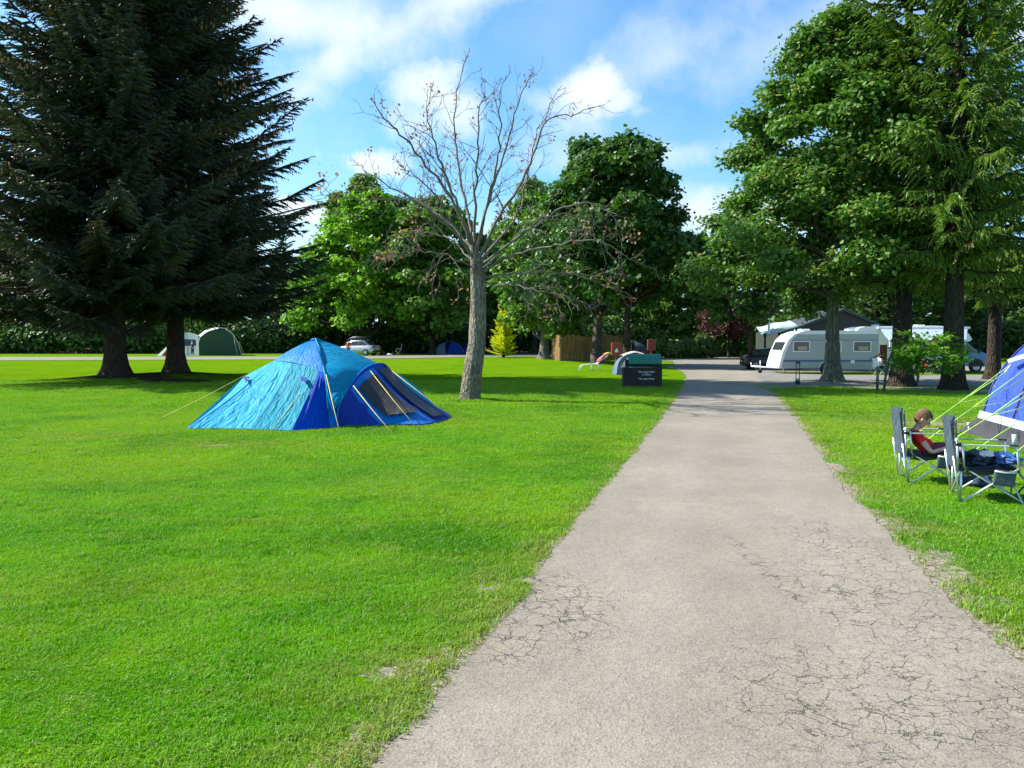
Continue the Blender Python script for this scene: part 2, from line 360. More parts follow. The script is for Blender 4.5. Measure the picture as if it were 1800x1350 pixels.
def lawn_mat():
    m = bpy.data.materials.new('lawn'); m.use_nodes = True; t = NT(m.node_tree)
    pos = t.n('ShaderNodeNewGeometry', out=0); dirt = t.n('ShaderNodeAttribute', attribute_name='dirt', out=2)
    soil = t.n('ShaderNodeAttribute', attribute_name='soil', out=2)
    c = grass_color(t, pos)
    fine = t.noise(pos, 60, 4, .7); f2 = t.noise(t.v('MULTIPLY', pos, (1, .5, 1)), 14, 5, .75)
    c = t.mix(t.rng(fine, .35, .6, .55, 0), c, (.030, .085, .008))
    c = t.mix(t.rng(f2, .54, .72, 0, .45), c, (.18, .31, .02))
    c = t.mix(t.rng(f2, .46, .3, 0, .4), c, (.03, .12, .006))
    n2 = t.noise(pos, 16, 5, .7); n3 = t.noise(pos, 2.5, 3, .6)
    d = t.rng(t.m('ADD', dirt, t.m('MULTIPLY', t.m('SUBTRACT', t.m('ADD', t.m('MULTIPLY', n2, .6), t.m('MULTIPLY', n3, .4)), .5), 2.2)), .42, .62, 0, 1, True)
    t.n('ShaderNodeTexVoronoi', {'Vector': pos, 'Scale': 42.0}); vc = t.n('ShaderNodeSeparateColor', {0: t.last.outputs[1]}, out=0)
    dc = t.mix(vc, (.16, .14, .08), (.42, .38, .29))
    c = t.mix(t.m('MULTIPLY', d, t.rng(dirt, 0, .3)), c, dc)
    s_ = t.rng(t.m('ADD', soil, t.m('MULTIPLY', t.m('SUBTRACT', t.noise(pos, 1.6, 5, .7), .5), 1.4)), .4, .6, 0, 1, True)
    c = t.mix(s_, c, t.mix(fine, (.045, .030, .018), (.115, .075, .045)))
    bp = t.n('ShaderNodeBump', {'Height': t.m('ADD', fine, f2), 'Strength': .8, 'Distance': .04})
    t.n('ShaderNodeOutputMaterial', {0: t.n('ShaderNodeBsdfPrincipled', {'Base Color': c, 'Roughness': .9, 'Specular IOR Level': .0, 'Normal': bp})}); return m

def geo(a, b, s0, g):
    out = [a]; s_ = s0
    while out[-1] < b: out.append(out[-1] + s_); s_ *= g
    out[-1] = b; return out
gy = np.array([-40, -30, -20, -12, -8, -6, -4.5, -3.5] + list(np.arange(-3, 0.9, .25)) + geo(1, 420, .09, 1.022))
pos_x = np.array(geo(7, 320, .12, 1.05)); neg_x = -np.array(geo(6, 320, .12, 1.05))[::-1]
gx = np.concatenate([neg_x, np.arange(-5.9, 6.95, .10), pos_x])
XX, YY = np.meshgrid(gx, gy); ZZ = T(XX, YY)
ZZ = ZZ + np.where(YY > -5, .012 * np.sin(XX * 1.7 + 2) * np.sin(YY * 1.3) * (1 - sm(YY, 20, 30)), 0) * (np.clip(np.maximum(xl(YY) - .5 - XX, XX - xr(YY) - .5), 0, 1))
ny, nxx = XX.shape
V = np.stack([XX, YY, ZZ], -1).reshape(-1, 3)
I = np.arange(ny * nxx).reshape(ny, nxx)
Fq = np.stack([I[:-1, :-1], I[:-1, 1:], I[1:, 1:], I[1:, :-1]], -1).reshape(-1, 4)
def dirtf(x, y):
    dR = x - xr(y); dL = xl(y) - x
    m1 = np.where((dR > -.2) & (y < 33), np.clip(1 - dR / (.26 + .40 * (1 - sm(y, 8, 22)) * (.6 + .4 * np.sin(y * 1.3))), 0, 1), 0)
    m2 = np.where((dL > -.2) & (y < 36), np.clip(1 - dL / (.16 + .34 * (1 - sm(y, 3, 7.5))), 0, 1), 0) * .8
    d = np.maximum(m1, m2)
    for (g, rx_, ry_) in DIRTSPOTS: d = np.maximum(d, .8 * np.exp(-(((x - g.x) / rx_) ** 2 + ((y - g.y) / ry_) ** 2)))
    return d
def soilf(x, y):
    s_ = 0 * x
    for g, r_ in ((SP[0], 3.0), (SP[1], 3.0), (Vector((SP[0].x + 3, SP[0].y - 1, 0)), 2.2)): s_ = np.maximum(s_, np.exp(-(((x - g.x) / r_) ** 2 + ((y - g.y) / (r_ * .7)) ** 2)))
    # the wood floor behind the lawn
    s_ = np.maximum(s_, np.where((x < 6), sm(y, 84, 90), 0))
    return s_ * .9
lawn = npobj('lawn', V, [(Fq, 0)], [lawn_mat()], smooth=True, attrs={'dirt': ('POINT', dirtf(V[:, 0], V[:, 1])), 'soil': ('POINT', soilf(V[:, 0], V[:, 1]))})
lawn['kind'] = 'structure'
M['road'] = road_mat()
M['gravel'] = gravel_mat('gravel', (.14, .135, .125), (.28, .265, .24)); M['gravel_tan'] = gravel_mat('pale_gravel', (.17, .155, .12), (.30, .27, .22))
road = strip('road', LE, RE, M['road'], .006, 20, 26)
# the far junction running left and right, and the side road past the caravans
strip('far_road', [G(600, 632), G(1150, 634), G(1185, 648), G(1215, 650), G(1262, 646), G(1310, 641)], [G(600, 627), G(1150, 626), G(1185, 626), G(1215, 626), G(1262, 627), G(1330, 629)], M['gravel_tan'], .012, 6, 10, .05)
strip('far_path', [G(-500, 636), G(0, 634), G(300, 633), G(600, 632)], [G(-500, 628), G(0, 628), G(300, 627.5), G(600, 627)], M['gravel_tan'], .010, 4, 10, .06)
strip('side_road', [G(1349, 684), G(1400, 682), G(1463, 680), G(1600, 688), G(1800, 694), G(2300, 700)], [G(1322, 647), G(1370, 656), G(1440, 659), G(1600, 661), G(1800, 660), G(2300, 660)], M['gravel'], .016, 10, 10, .06)
strip('gravel_pitch', [G(1330, 653), G(1370, 654.5), G(1500, 655), G(1700, 655), G(1900, 656), G(2300, 656)], [G(1325, 641), G(1370, 642), G(1500, 641), G(1700, 641), G(1900, 641), G(2300, 641)], M['gravel_tan'], .024, 6, 10, .06)

# ---------------------------------------------------------------- mown grass blades (nobody could count them)
def tuft(seed, nb):
    rng = np.random.default_rng(seed)
    n = nb; a = rng.uniform(0, 2 * np.pi, n); r = .055 * np.sqrt(rng.uniform(0, 1, n))
    b = np.stack([r * np.cos(a), r * np.sin(a), np.full(n, -.004)], -1)
    d = rng.uniform(0, 2 * np.pi, n); lean = rng.uniform(.15, 1.15, n); L = rng.uniform(.012, .032, n)
    w = rng.uniform(.0013, .0024, n); s = np.stack([-np.sin(d), np.cos(d), 0 * d], -1) * w[:, None]
    mid = b + np.stack([np.cos(d) * L * .35 * lean, np.sin(d) * L * .35 * lean, L * .62], -1)
    tip = b + np.stack([np.cos(d) * L * 1.0 * lean, np.sin(d) * L * 1.0 * lean, L * (1.05 - .35 * lean)], -1)
    V = np.stack([b - s, b + s, mid + s * .8, mid - s * .8, tip], 1).reshape(-1, 3); i = np.arange(n) * 5
    F4 = np.stack([i, i + 1, i + 2, i + 3], -1); F3 = np.stack([i + 3, i + 2, i + 4], -1)
    vv = rng.uniform(0, 1, n)
    return npmesh('tuft', V, [(F4, 0), (F3, 0)], [M['blade']], attrs={'v': ('FACE', np.concatenate([vv, vv]))})
def blade_mat():
    m = bpy.data.materials.new('grass_blade'); m.use_nodes = True; t = NT(m.node_tree)
    pos = t.n('ShaderNodeNewGeometry', out=0); v = t.n('ShaderNodeAttribute', attribute_name='v', out=2)
    c = grass_color(t, pos)
    c = t.mix(1.0, c, t.mix(v, (.95, 1.05, .8), (1.85, 1.8, 1.5)), 'MULTIPLY')
    dry = t.n('ShaderNodeAttribute', attribute_name='dry', attribute_type='INSTANCER', out=2)
    c = t.mix(t.m('MULTIPLY', dry, t.rng(v, 0, 1, .5, 1)), c, (.31, .31, .08))
    c = t.mix(t.rng(v, .95, .96), c, (.34, .33, .13))
    c = t.mix(t.m('MULTIPLY', t.m('GREATER_THAN', v, .82), t.m('LESS_THAN', v, .90)), c, (.30, .46, .14))
    b = t.n('ShaderNodeBsdfPrincipled', {'Base Color': c, 'Roughness': .55, 'Specular IOR Level': .10})
    tr = t.n('ShaderNodeBsdfTranslucent', {'Color': t.mix(1.0, c, (1.2, 1.3, .6), 'MULTIPLY')})
    t.n('ShaderNodeOutputMaterial', {0: t.n('ShaderNodeMixShader', {0: .3, 1: b, 2: tr})}); return m
M['blade'] = blade_mat()
rng = np.random.default_rng(5)
PT = []; SC = []
for (d0, d1, dens, sc) in ((2.4, 6, 800, 1.0), (6, 11, 420, 1.15), (11, 19, 170, 1.4), (19, 34, 50, 1.8)):
    n = int(dens * (d1 - d0) * (d1 + d0) * .5 * 2 * 1.0)
    yy = np.sqrt(rng.uniform(d0 ** 2, d1 ** 2, n)); xx = yy * rng.uniform(-1.0, 1.0, n)
    out = (xx < xl(yy) - .01) | (xx > xr(yy) + .01)
    keep = out & (rng.uniform(0, 1, n) > dirtf(xx, yy) * 1.25) & (rng.uniform(0, 1, n) > soilf(xx, yy) * 1.6)
    keep &= ~((xx > xr(yy)) & (yy > 30))
    xx, yy = xx[keep], yy[keep]
    PT.append(np.stack([xx, yy, T(xx, yy) + .002], -1)); SC.append(np.full(len(xx), sc) * rng.uniform(.75, 1.2, len(xx)))
# unmown longer tufts round the bare tree's foot and along the right verge
g0 = G(826, 704)
a = rng.uniform(0, 6.28, 300); r = rng.uniform(.2, .75, 300)
PT.append(np.stack([g0.x + r * np.cos(a), g0.y + r * np.sin(a) * .8, 0 * a], -1)); SC.append(rng.uniform(2.2, 3.8, 300))
for side, fx_ in ((-1, xl), (1, xr)):
    yy = 2.6 * (30 / 2.6) ** rng.uniform(0, 1, 900); jit = np.abs(rng.normal(size=900)) * .09 + .05 * np.sin(yy * 2.3 + side) * np.sin(yy * 5.1) + (.05 if side < 0 else .06)
    keep = rng.uniform(0, 1, 900) < (.10 if side > 0 else .30) + .5 * np.sin(yy * 1.9 + side * 2) ** 2
    xx = fx_(yy) + side * jit; PT.append(np.stack([xx, yy, T(xx, yy) + .006], -1)[keep]); SC.append((rng.uniform(.9, 1.5, 900) * (1 + yy / 40))[keep])
PT = np.concatenate(PT); SC = np.concatenate(SC)
gm = bpy.data.meshes.new('grass'); gm.vertices.add(len(PT)); gm.vertices.foreach_set('co', PT.astype(np.float32).ravel())
dry = np.clip(np.where(PT[:, 0] > xr(PT[:, 1]) - .3, 1.1 - (PT[:, 0] - xr(PT[:, 1])) / .75, 1.1 - (xl(PT[:, 1]) - PT[:, 0]) / (.25 + .6 * (1 - sm(PT[:, 1], 3, 8)))), 0, 1)
dry = np.where((PT[:, 0] > xl(PT[:, 1])) & (PT[:, 0] < xr(PT[:, 1])), 1, dry) * np.clip(.55 + .45 * np.sin(PT[:, 1] * 3.1 + PT[:, 0] * 5) + rng.normal(size=len(PT)) * .3, 0, 1)
for g_, rx_, ry_ in DIRTSPOTS: dry = np.maximum(dry, np.exp(-(((PT[:, 0] - g_.x) / rx_ / 1.8) ** 2 + ((PT[:, 1] - g_.y) / ry_ / 1.8) ** 2)))
dry = np.maximum(dry, .16 * (np.sin(PT[:, 0] * .9 + 1.3 * np.sin(PT[:, 1] * .37)) * np.sin(PT[:, 1] * .55 + PT[:, 0] * .3) > .72))
gm.attributes.new('dry', 'FLOAT', 'POINT').data.foreach_set('value', dry.astype(np.float32))
gm.attributes.new('sc', 'FLOAT', 'POINT').data.foreach_set('value', SC.astype(np.float32)); gm.materials.append(M['blade'])
grass = link(bpy.data.objects.new('grass', gm)); tag(grass, 'short mown green grass blades covering the camping lawn', 'grass', kind='stuff')
ng = bpy.data.node_groups.new('grass_scatter', 'GeometryNodeTree')
ng.interface.new_socket('Geometry', in_out='INPUT', socket_type='NodeSocketGeometry'); ng.interface.new_socket('Geometry', in_out='OUTPUT', socket_type='NodeSocketGeometry')
N = ng.nodes; Lk = ng.links.new
gi = N.new('NodeGroupInput'); go = N.new('NodeGroupOutput'); iop = N.new('GeometryNodeInstanceOnPoints'); jg = N.new('GeometryNodeJoinGeometry')
tufts = [bpy.data.objects.new('tuft', tuft(k, 34)) for k in range(6)]
for tobj in tufts:
    oi = N.new('GeometryNodeObjectInfo'); oi.inputs[0].default_value = tobj; oi.inputs['As Instance'].default_value = True
    Lk(oi.outputs['Geometry'], jg.inputs[0])
rv = N.new('FunctionNodeRandomValue'); rv.data_type = 'FLOAT_VECTOR'; rv.inputs[0].default_value = (-.15, -.15, 0); rv.inputs[1].default_value = (.15, .15, 6.28)
at = N.new('GeometryNodeInputNamedAttribute'); at.data_type = 'FLOAT'; at.inputs[0].default_value = 'sc'
iop.inputs['Pick Instance'].default_value = True
Lk(gi.outputs[0], iop.inputs['Points']); Lk(jg.outputs[0], iop.inputs['Instance']); Lk(rv.outputs[0], iop.inputs['Rotation']); Lk(at.outputs[0], iop.inputs['Scale'])
Lk(iop.outputs[0], go.inputs[0])
md = grass.modifiers.new('scatter', 'NODES'); md.node_group = ng
# ---------------------------------------------------------------- vegetation builders
def leaf_arrays(C, Nn, size, rng, aspect=1.35, six=False):
    n = len(C); r = rng.normal(size=(n, 3)); t = np.cross(Nn, r); t /= np.linalg.norm(t, axis=1)[:, None] + 1e-9
    b = np.cross(Nn, t); s = size[:, None]
    if six:
        V = np.stack([C - t * s * .5, C - t * s * .15 + b * s * .36, C + t * s * .2 + b * s * .28, C + t * s * .6 - Nn * s * .08, C + t * s * .2 - b * s * .28, C - t * s * .15 - b * s * .36], 1).reshape(-1, 3)
        return V, np.arange(n * 6).reshape(n, 6)
    V = np.stack([C - t * s * .5 * aspect, C + b * s * .5 - Nn * s * .1, C + t * s * .5 * aspect, C - b * s * .5 - Nn * s * .1], 1).reshape(-1, 3)
    return V, np.arange(n * 4).reshape(n, 4)
def unit(a): return a / (np.linalg.norm(a, axis=-1, keepdims=True) + 1e-9)

def tube_np(paths, n=5):
    """paths: list of (pts (m,3), radii (m))"""
    Vs = []; Fs = []; b = 0
    q = np.arange(n) * 2 * np.pi / n
    for P_, r in paths:
        P_ = np.asarray(P_, float); r = np.asarray(r, float); m_ = len(P_)
        t = unit(np.gradient(P_, axis=0)); ref = np.array([.31, .17, .93]) if abs(t[0, 2]) < .8 else np.array([.9, .3, .1])
        a = unit(np.cross(t, ref)); c = np.cross(t, a)
        ring = P_[:, None] + (a[:, None] * np.cos(q)[None, :, None] + c[:, None] * np.sin(q)[None, :, None]) * r[:, None, None]
        Vs.append(ring.reshape(-1, 3)); I = b + np.arange(m_ * n).reshape(m_, n); J = np.roll(I, -1, 1)
        Fs.append(np.stack([I[:-1], J[:-1], J[1:], I[1:]], -1).reshape(-1, 4)); b += m_ * n
    return np.concatenate(Vs), np.concatenate(Fs)
def wig(p0, p1, k, amp, rng, sag=0.0):
    t = np.linspace(0, 1, k)[:, None]; p0 = np.asarray(p0, float); p1 = np.asarray(p1, float)
    o = rng.normal(size=(k, 3)) * amp * np.sin(t * np.pi); o[:, 2] -= sag * np.sin(t[:, 0] * np.pi)
    return p0 + (p1 - p0) * t + o

def trunk_path(H, r0, rng, lean=(0, 0), bend=.15, flare=1.6, k=14, r1=.12):
    t = np.linspace(0, 1, k); x = lean[0] * t * H + bend * np.sin(t * 5 + rng.uniform(0, 6)) * t; y = lean[1] * t * H + bend * np.cos(t * 4 + rng.uniform(0, 6)) * t
    x -= x[0]; y -= y[0]
    z = np.concatenate([[-.25, .02, .25, .6], np.linspace(1.1, H, k - 4)]); r = r0 * (1 - (1 - r1) * np.clip(z / H, 0, 1) ** .9)
    r[:4] *= [flare * 1.15, flare, 1 + (flare - 1) * .45, 1 + (flare - 1) * .18]
    return np.stack([x, y, z], -1), r

def decid(name, seed, H, Rr, z0, lobes, subs, leaves, lsize, tr=.22, lobe_r=.28, mats=None, prof=None, flat=.75, gap=0.0, lean=(0, 0), upb=.7, six=False, spread=.20, trunk_h=.72, label=None, cat='tree', group=None, loc=None, squash=(1, 1), parent_ok=True, extra=None, limbr=.3, bite=None, rise=1.0):
    """broad-leaved tree: tapered trunk, limbs to every leaf mass, leaf masses of many small leaves"""
    rng = np.random.default_rng(seed)
    tp, trr = trunk_path(H * trunk_h, tr, rng, lean, .12)
    prof = prof or (lambda t: np.sqrt(np.clip(1 - (2 * t - .85) ** 2 * .9, .05, 1)))
    Vl = []; Nl = []; Sl = []; paths = [(tp, trr)]
    i = 0
    for L in range(lobes):
        t = ((L + .5) / lobes) ** .85; z = z0 + (H - z0) * t
        a = L * 2.39996 + rng.uniform(-.4, .4); pr = float(prof(t)) * Rr
        rr = pr * (rng.uniform(.58, 1.02) if rng.uniform() > .28 else rng.uniform(.1, .5))
        lr = Rr * lobe_r * rng.uniform(.6, 1.25) * (1 - .35 * t)
        c = np.array([rr * math.cos(a) * squash[0], rr * math.sin(a) * squash[1], z + rng.uniform(-.5, .5)])
        if bite is not None and bite(c): continue
        c[0] += np.interp(z, tp[:, 2], tp[:, 0]); c[1] += np.interp(z, tp[:, 2], tp[:, 1])
        if rng.uniform() < gap: continue
        # limb
        zb = max(z0 * (.75 if rise == 1 else 1.1), min(H * trunk_h * .97, c[2] - rr * rng.uniform(.5, 1.0) * rise - .3))
        pb = np.array([np.interp(zb, tp[:, 2], tp[:, k]) for k in range(3)]); pb[2] = zb
        r_b = np.interp(zb, tp[:, 2], trr)
        lp = wig(pb, c, 7, .05 * rr + .03, rng, sag=-.12 * rr * rng.uniform(0, 1)); lw = min(r_b * .6, tr * limbr * (.4 + rr / Rr))
        paths.append((lp, np.linspace(lw, lw * .22, 7)))
        # sub clumps
        u = unit(rng.normal(size=(subs, 3))); u[:, 2] = np.abs(u[:, 2]) * rng.choice([1, 1, 1, -.6], subs); u = unit(u)
        sc = c + u * lr * rng.uniform(.35, 1.15, (subs, 1)) * np.array([1, 1, flat])
        for s_ in sc[: max(3, subs // 5)]: paths.append((wig(lp[-2], s_, 4, .05, rng), np.linspace(lw * .25, .008, 4)))
        k = leaves; cen = np.repeat(sc, k, 0); nn = len(cen)
        off = rng.normal(size=(nn, 3)) * spread * np.array([1, 1, .55])
        Vl.append(cen + off)
        nr = unit(np.repeat(u, k, 0) * .55 + rng.normal(size=(nn, 3)) * .55 + np.array([0, 0, upb])); Nl.append(nr)
        Sl.append(lsize * rng.uniform(.6, 1.25, nn))
    C = np.concatenate(Vl); Nn = np.concatenate(Nl); Sz = np.concatenate(Sl)
    LV, LF = leaf_arrays(C, Nn, Sz, rng, 1.25, six)
    TV, TF = tube_np(paths[:1], 12); BV, BF = tube_np(paths[1:], 5)
    return finish_tree(name, TV, TF, BV, BF, LV, LF, rng.uniform(0, 1, len(LF)), mats, label, cat, group, loc)
def finish_tree(name, TV, TF, BV, BF, LV, LF, v, mats, label, cat, group, loc):
    root = empty(name, loc or (0, 0, 0), 0, label, cat, group)
    npobj('trunk', TV, [(TF, 0)], [mats[0]], root, True)
    if BV is not None: npobj('branches', BV, [(BF, 0)], [mats[0]], root, True)
    npobj('crown', LV, [(LF, 0)], [mats[1]], root, False, {'v': ('FACE', v)})
    return root

def conifer(name, seed, H, Rmax, z0, mats, prof, dz=.42, nb=7, slope=(-.45, .42), twig=.13, tl=.36, needle=.13, tr=.5, droop=.35, label=None, cat='tree', group=None, loc=None, lenf=None, flare=1.9, spk=.085, cones=0, maxtw=1.15, flop=0.0, skip=0.0, wid=.055, dead=0.0, cut=None):
    """spruce or fir: whorls of boughs, side twigs, needles as narrow spikes"""
    rng = np.random.default_rng(seed)
    tp, trr = trunk_path(H, tr, rng, (0, 0), .08, flare, 16, .05)
    paths = []; TWs = []; TWd = []; TWl = []; TWu = []; CN = []
    z = z0
    while z < H - .3:
        t = (z - z0) / (H - z0); nbr = max(4, int(nb * (1 - .4 * t))); a0 = rng.uniform(0, 6.28)
        for b in range(nbr):
            if rng.uniform() < skip: continue
            a = a0 + b * 2 * np.pi / nbr + rng.uniform(-.3, .3); L = Rmax * float(prof(t)) * rng.uniform(.55, 1.18)
            if lenf is not None: L *= lenf(a, z)
            if L < .25: continue
            zz = z + rng.uniform(-.2, .2); s = np.linspace(0, 1, 9)
            a1 = slope[0] + (.75 * t) + rng.normal() * .10; 
            dirh = np.array([math.cos(a), math.sin(a)]); side = np.array([-dirh[1], dirh[0]])
            bow = rng.uniform(-.12, .12)
            px = dirh[None] * (L * s)[:, None] + side[None] * (L * bow * s ** 2)[:, None]
            pz = zz + L * (a1 * s + slope[1] * s ** 2 * (1 - .5 * t)) + rng.normal(size=9) * .02 + .035 * L * np.sin(s * rng.uniform(4, 9) + rng.uniform(0, 6)) * s
            bp = np.concatenate([px, pz[:, None]], 1)
            if cut is not None and (cut(bp[-1:])[0] or cut(bp[5:6])[0]): continue
            paths.append((bp, np.linspace(.035 + .011 * L, .008, 9)))
            sv = np.arange(.12 if L > 1.5 else .05, 1.0, twig / L)
            if not len(sv): continue
            for sg in (-1, 1):
                ss = np.clip(sv + rng.uniform(-.02, .02, len(sv)), 0, 1)
                st = np.stack([np.interp(ss, s, bp[:, k]) for k in range(3)], -1)
                fw = unit(np.stack([np.interp(ss, s, np.gradient(bp[:, k])) for k in range(3)], -1))
                sd = np.array([side[0], side[1], 0]) * sg
                d = unit(fw * rng.uniform(.55, .95, (len(ss), 1)) + sd * rng.uniform(.5, .9, (len(ss), 1)) + np.array([0, 0, -droop]) * rng.uniform(.2, 1.3, (len(ss), 1)))
                l = np.minimum(maxtw, tl * L * (1.04 - ss) * rng.uniform(.6, 1.15, len(ss)) + .16)
                if dead: l = l * (rng.uniform(0, 1, len(ss)) > dead * (1 - ss))
                TWs.append(st); TWd.append(d); TWl.append(l); TWu.append(np.full(len(ss), rng.uniform()))
            TWs.append(bp[-3:-2]); TWd.append(unit(bp[-1:] - bp[-3:-2])); TWl.append(np.array([L * .28 + .2])); TWu.append(np.array([.5]))
            if cones and t > .22 and rng.uniform() < cones:
                for _ in range(14): CN.append(bp[-1 - rng.integers(0, 3)] + rng.normal(size=3) * [.22, .22, .12] + [0, 0, -.1])
        z += dz * rng.uniform(.8, 1.2) * (1 - .35 * t)
    A = np.concatenate(TWs); D = np.concatenate(TWd); Ln = np.concatenate(TWl); Uu = np.concatenate(TWu)
    ok = Ln > .08
    if cut is not None: ok &= ~cut(A)
    A, D, Ln, Uu = A[ok], D[ok], Ln[ok], Uu[ok]
    # core brush: two crossed tapered strips on a drooping twig
    n = len(A); up = np.array([0, 0, 1.]); s1 = unit(np.cross(D, up)); s2 = np.cross(D, s1)
    mid = A + D * (Ln * .55)[:, None]; mid[:, 2] -= .0; tip = A + D * Ln[:, None]; tip[:, 2] -= flop * Ln
    VV = []; FF = []; base = 0; vals = []
    for sx in (s1, s2):
        wv = sx * wid
        VV.append(np.stack([A - wv * .5, A + wv * .5, mid + wv * .6, mid - wv * .6, tip], 1).reshape(-1, 3)); i = base + np.arange(n) * 5
        FF.append(('q', np.stack([i, i + 1, i + 2, i + 3], -1))); FF.append(('t', np.stack([i + 3, i + 2, i + 4], -1))); base += n * 5
        vals += [Uu, Uu]
    # side spikes
    cnt = np.maximum(1, (Ln / spk).astype(int)); idx = np.repeat(np.arange(n), cnt)
    order = np.concatenate([np.arange(c) for c in cnt]); f = (order + rng.uniform(0, 1, len(order))) / cnt[idx]
    Pm = A[idx] + (mid[idx] - A[idx]) * np.clip(f / .55, 0, 1)[:, None] + (tip[idx] - mid[idx]) * np.clip((f - .55) / .45, 0, 1)[:, None]
    sgn = rng.choice([-1, 1], len(idx))[:, None]
    dd = unit(D[idx] * .75 + s1[idx] * sgn * rng.uniform(.3, 1, (len(idx), 1)) + s2[idx] * rng.uniform(-.5, .5, (len(idx), 1)) + np.array([0, 0, -droop * .6]))
    ll = needle * rng.uniform(.6, 1.6, len(idx)) * (1.15 - f * .5); wd = unit(np.cross(dd, rng.normal(size=dd.shape))) * (needle * .17)
    k = len(idx); VV.append(np.stack([Pm - wd, Pm + wd, Pm + dd * ll[:, None]], 1).reshape(-1, 3)); FF.append(('t', base + np.arange(k * 3).reshape(k, 3))); vals.append(Uu[idx] * .5 + rng.uniform(0, .5, k))
    q = np.concatenate([x for t_, x in FF if t_ == 'q']); tt = np.concatenate([x for t_, x in FF if t_ == 't'])
    vq = np.concatenate([v for (t_, x), v in zip(FF, vals) if t_ == 'q']); vt = np.concatenate([v for (t_, x), v in zip(FF, vals) if t_ == 't'])
    root = empty(name, loc or (0, 0, 0), 0, label, cat, group)
    TV, TF = tube_np([(tp, trr)], 14)
    # root buttresses
    a = np.arctan2(TV[:, 1], TV[:, 0]); low = np.exp(-np.clip(TV[:, 2], 0, 9) * 2.2); rr_ = 1 + .22 * low * np.sin(a * 5 + seed); TV[:, 0] *= rr_; TV[:, 1] *= rr_
    npobj('trunk', TV, [(TF, 0)], [mats[0]], root, True)
    BV, BF = tube_np(paths, 4); npobj('branches', BV, [(BF, 0)], [mats[0]], root, True)
    npobj('crown', np.concatenate(VV), [(q, 0), (tt, 0)], [mats[1]], root, False, {'v': ('FACE', np.concatenate([vq, vt]))})
    if CN:
        b = MB()
        for c in CN:
            b.ell(c, (.035, .035, .085), 6, 4)
        b.build('cones', mats[2], root, False)['kind'] = 'stuff'
    return root

M['ndl_dark'] = leafm('spruce_needles_dark', (.034, .042, .028), (.090, .098, .052), .10, .5, .35, (.13, .09, .035))
M['ndl_green'] = leafm('spruce_needles_green', (.065, .135, .020), (.20, .31, .033), .28, .5, .45, (.17, .13, .04))
M['ndl_far'] = leafm('conifer_needles_far', (.030, .060, .020), (.075, .13, .035), .2, .55, .3)
M['leaf_syc'] = leafm('sycamore_leaves', (.046, .120, .018), (.135, .255, .036), .25, .5, .5, (.22, .22, .04), .25)
M['leaf_bright'] = leafm('bright_leaves', (.10, .235, .012), (.23, .41, .03), .4, .5, .3)
M['leaf_mid'] = leafm('mid_green_leaves', (.060, .150, .016), (.15, .27, .034), .3, .5, .25)
M['leaf_dark'] = leafm('dark_leaves', (.032, .085, .014), (.080, .165, .026), .28, .5, .25)
M['leaf_centre'] = leafm('deep_green_leaves', (.030, .092, .014), (.078, .180, .026), .25, .45, .3)
M['leaf_gold'] = leafm('golden_leaves', (.45, .48, .015), (.80, .78, .06), .3, .5, .9)
M['leaf_olive'] = leafm('olive_leaves', (.045, .085, .012), (.14, .20, .022), .3, .5, .5)
M['leaf_purple'] = leafm('purple_leaves', (.05, .018, .02), (.14, .055, .05), .25, .5, .5)
M['leaf_birch'] = leafm('birch_leaves', (.075, .14, .03), (.17, .25, .055), .35, .5, .4)
M['leaf_small'] = leafm('young_tree_leaves', (.085, .22, .012), (.20, .40, .03), .35, .4, .8, (.45, .22, .05))
M['cone'] = mk('cone_scales', (.42, .17, .06), .8, var=.3, obj=False)

# two big dark spruces on the left
lprof = lambda t: max(.05, (1 - t) ** .68) * (1 if t > .08 else .72 + 3.5 * t)
sp1 = conifer('spruce_tree', 11, 27, 8.2, 2.1, (M['bark_spruce'], M['ndl_dark'], M['cone']), lprof, .36, 9, (-.42, .38), .12, .36, .18, .46, .50, 'huge dark spruce at far left, left-hand trunk of the pair rising from bare soil', 'spruce', 'big dark spruces left of the dome tent', tuple(SP[0]), cones=.18, cut=lambda A: (A[:, 2] < 1.9) | ((A[:, 0] > .8) & (A[:, 2] < 2.9 + .15 * A[:, 0])))
sp2 = conifer('spruce_tree', 27, 24.5, 6.9, 3.3, (M['bark_spruce'], M['ndl_dark'], M['cone']), lprof, .36, 9, (-.38, .38), .12, .36, .18, .42, .50, 'huge dark spruce of the pair whose trunk is nearer the blue dome tent', 'spruce', 'big dark spruces left of the dome tent', tuple(SP[1]), cones=.13, cut=lambda A: (A[:, 2] < 2.7) & (A[:, 0] < 4.2) & (A[:, 1] > -20))

# sunlit sycamore on the right
syc = decid('sycamore_tree', 8, 13.4, 5.0, 2.9, 150, 46, 20, .15, .31, .19, (M['bark_syc'], M['leaf_syc']), lambda t: np.interp(t, [0, .15, .35, .6, .8, 1], [.70, .95, 1.0, .80, .50, .16]), .62, bite=lambda c: c[0] > 2.1, rise=.35, label='tall leafy sycamore with grey-green trunk in front of the white caravan', cat='sycamore', loc=tuple(G(1463, 673)), spread=.22, limbr=.24)
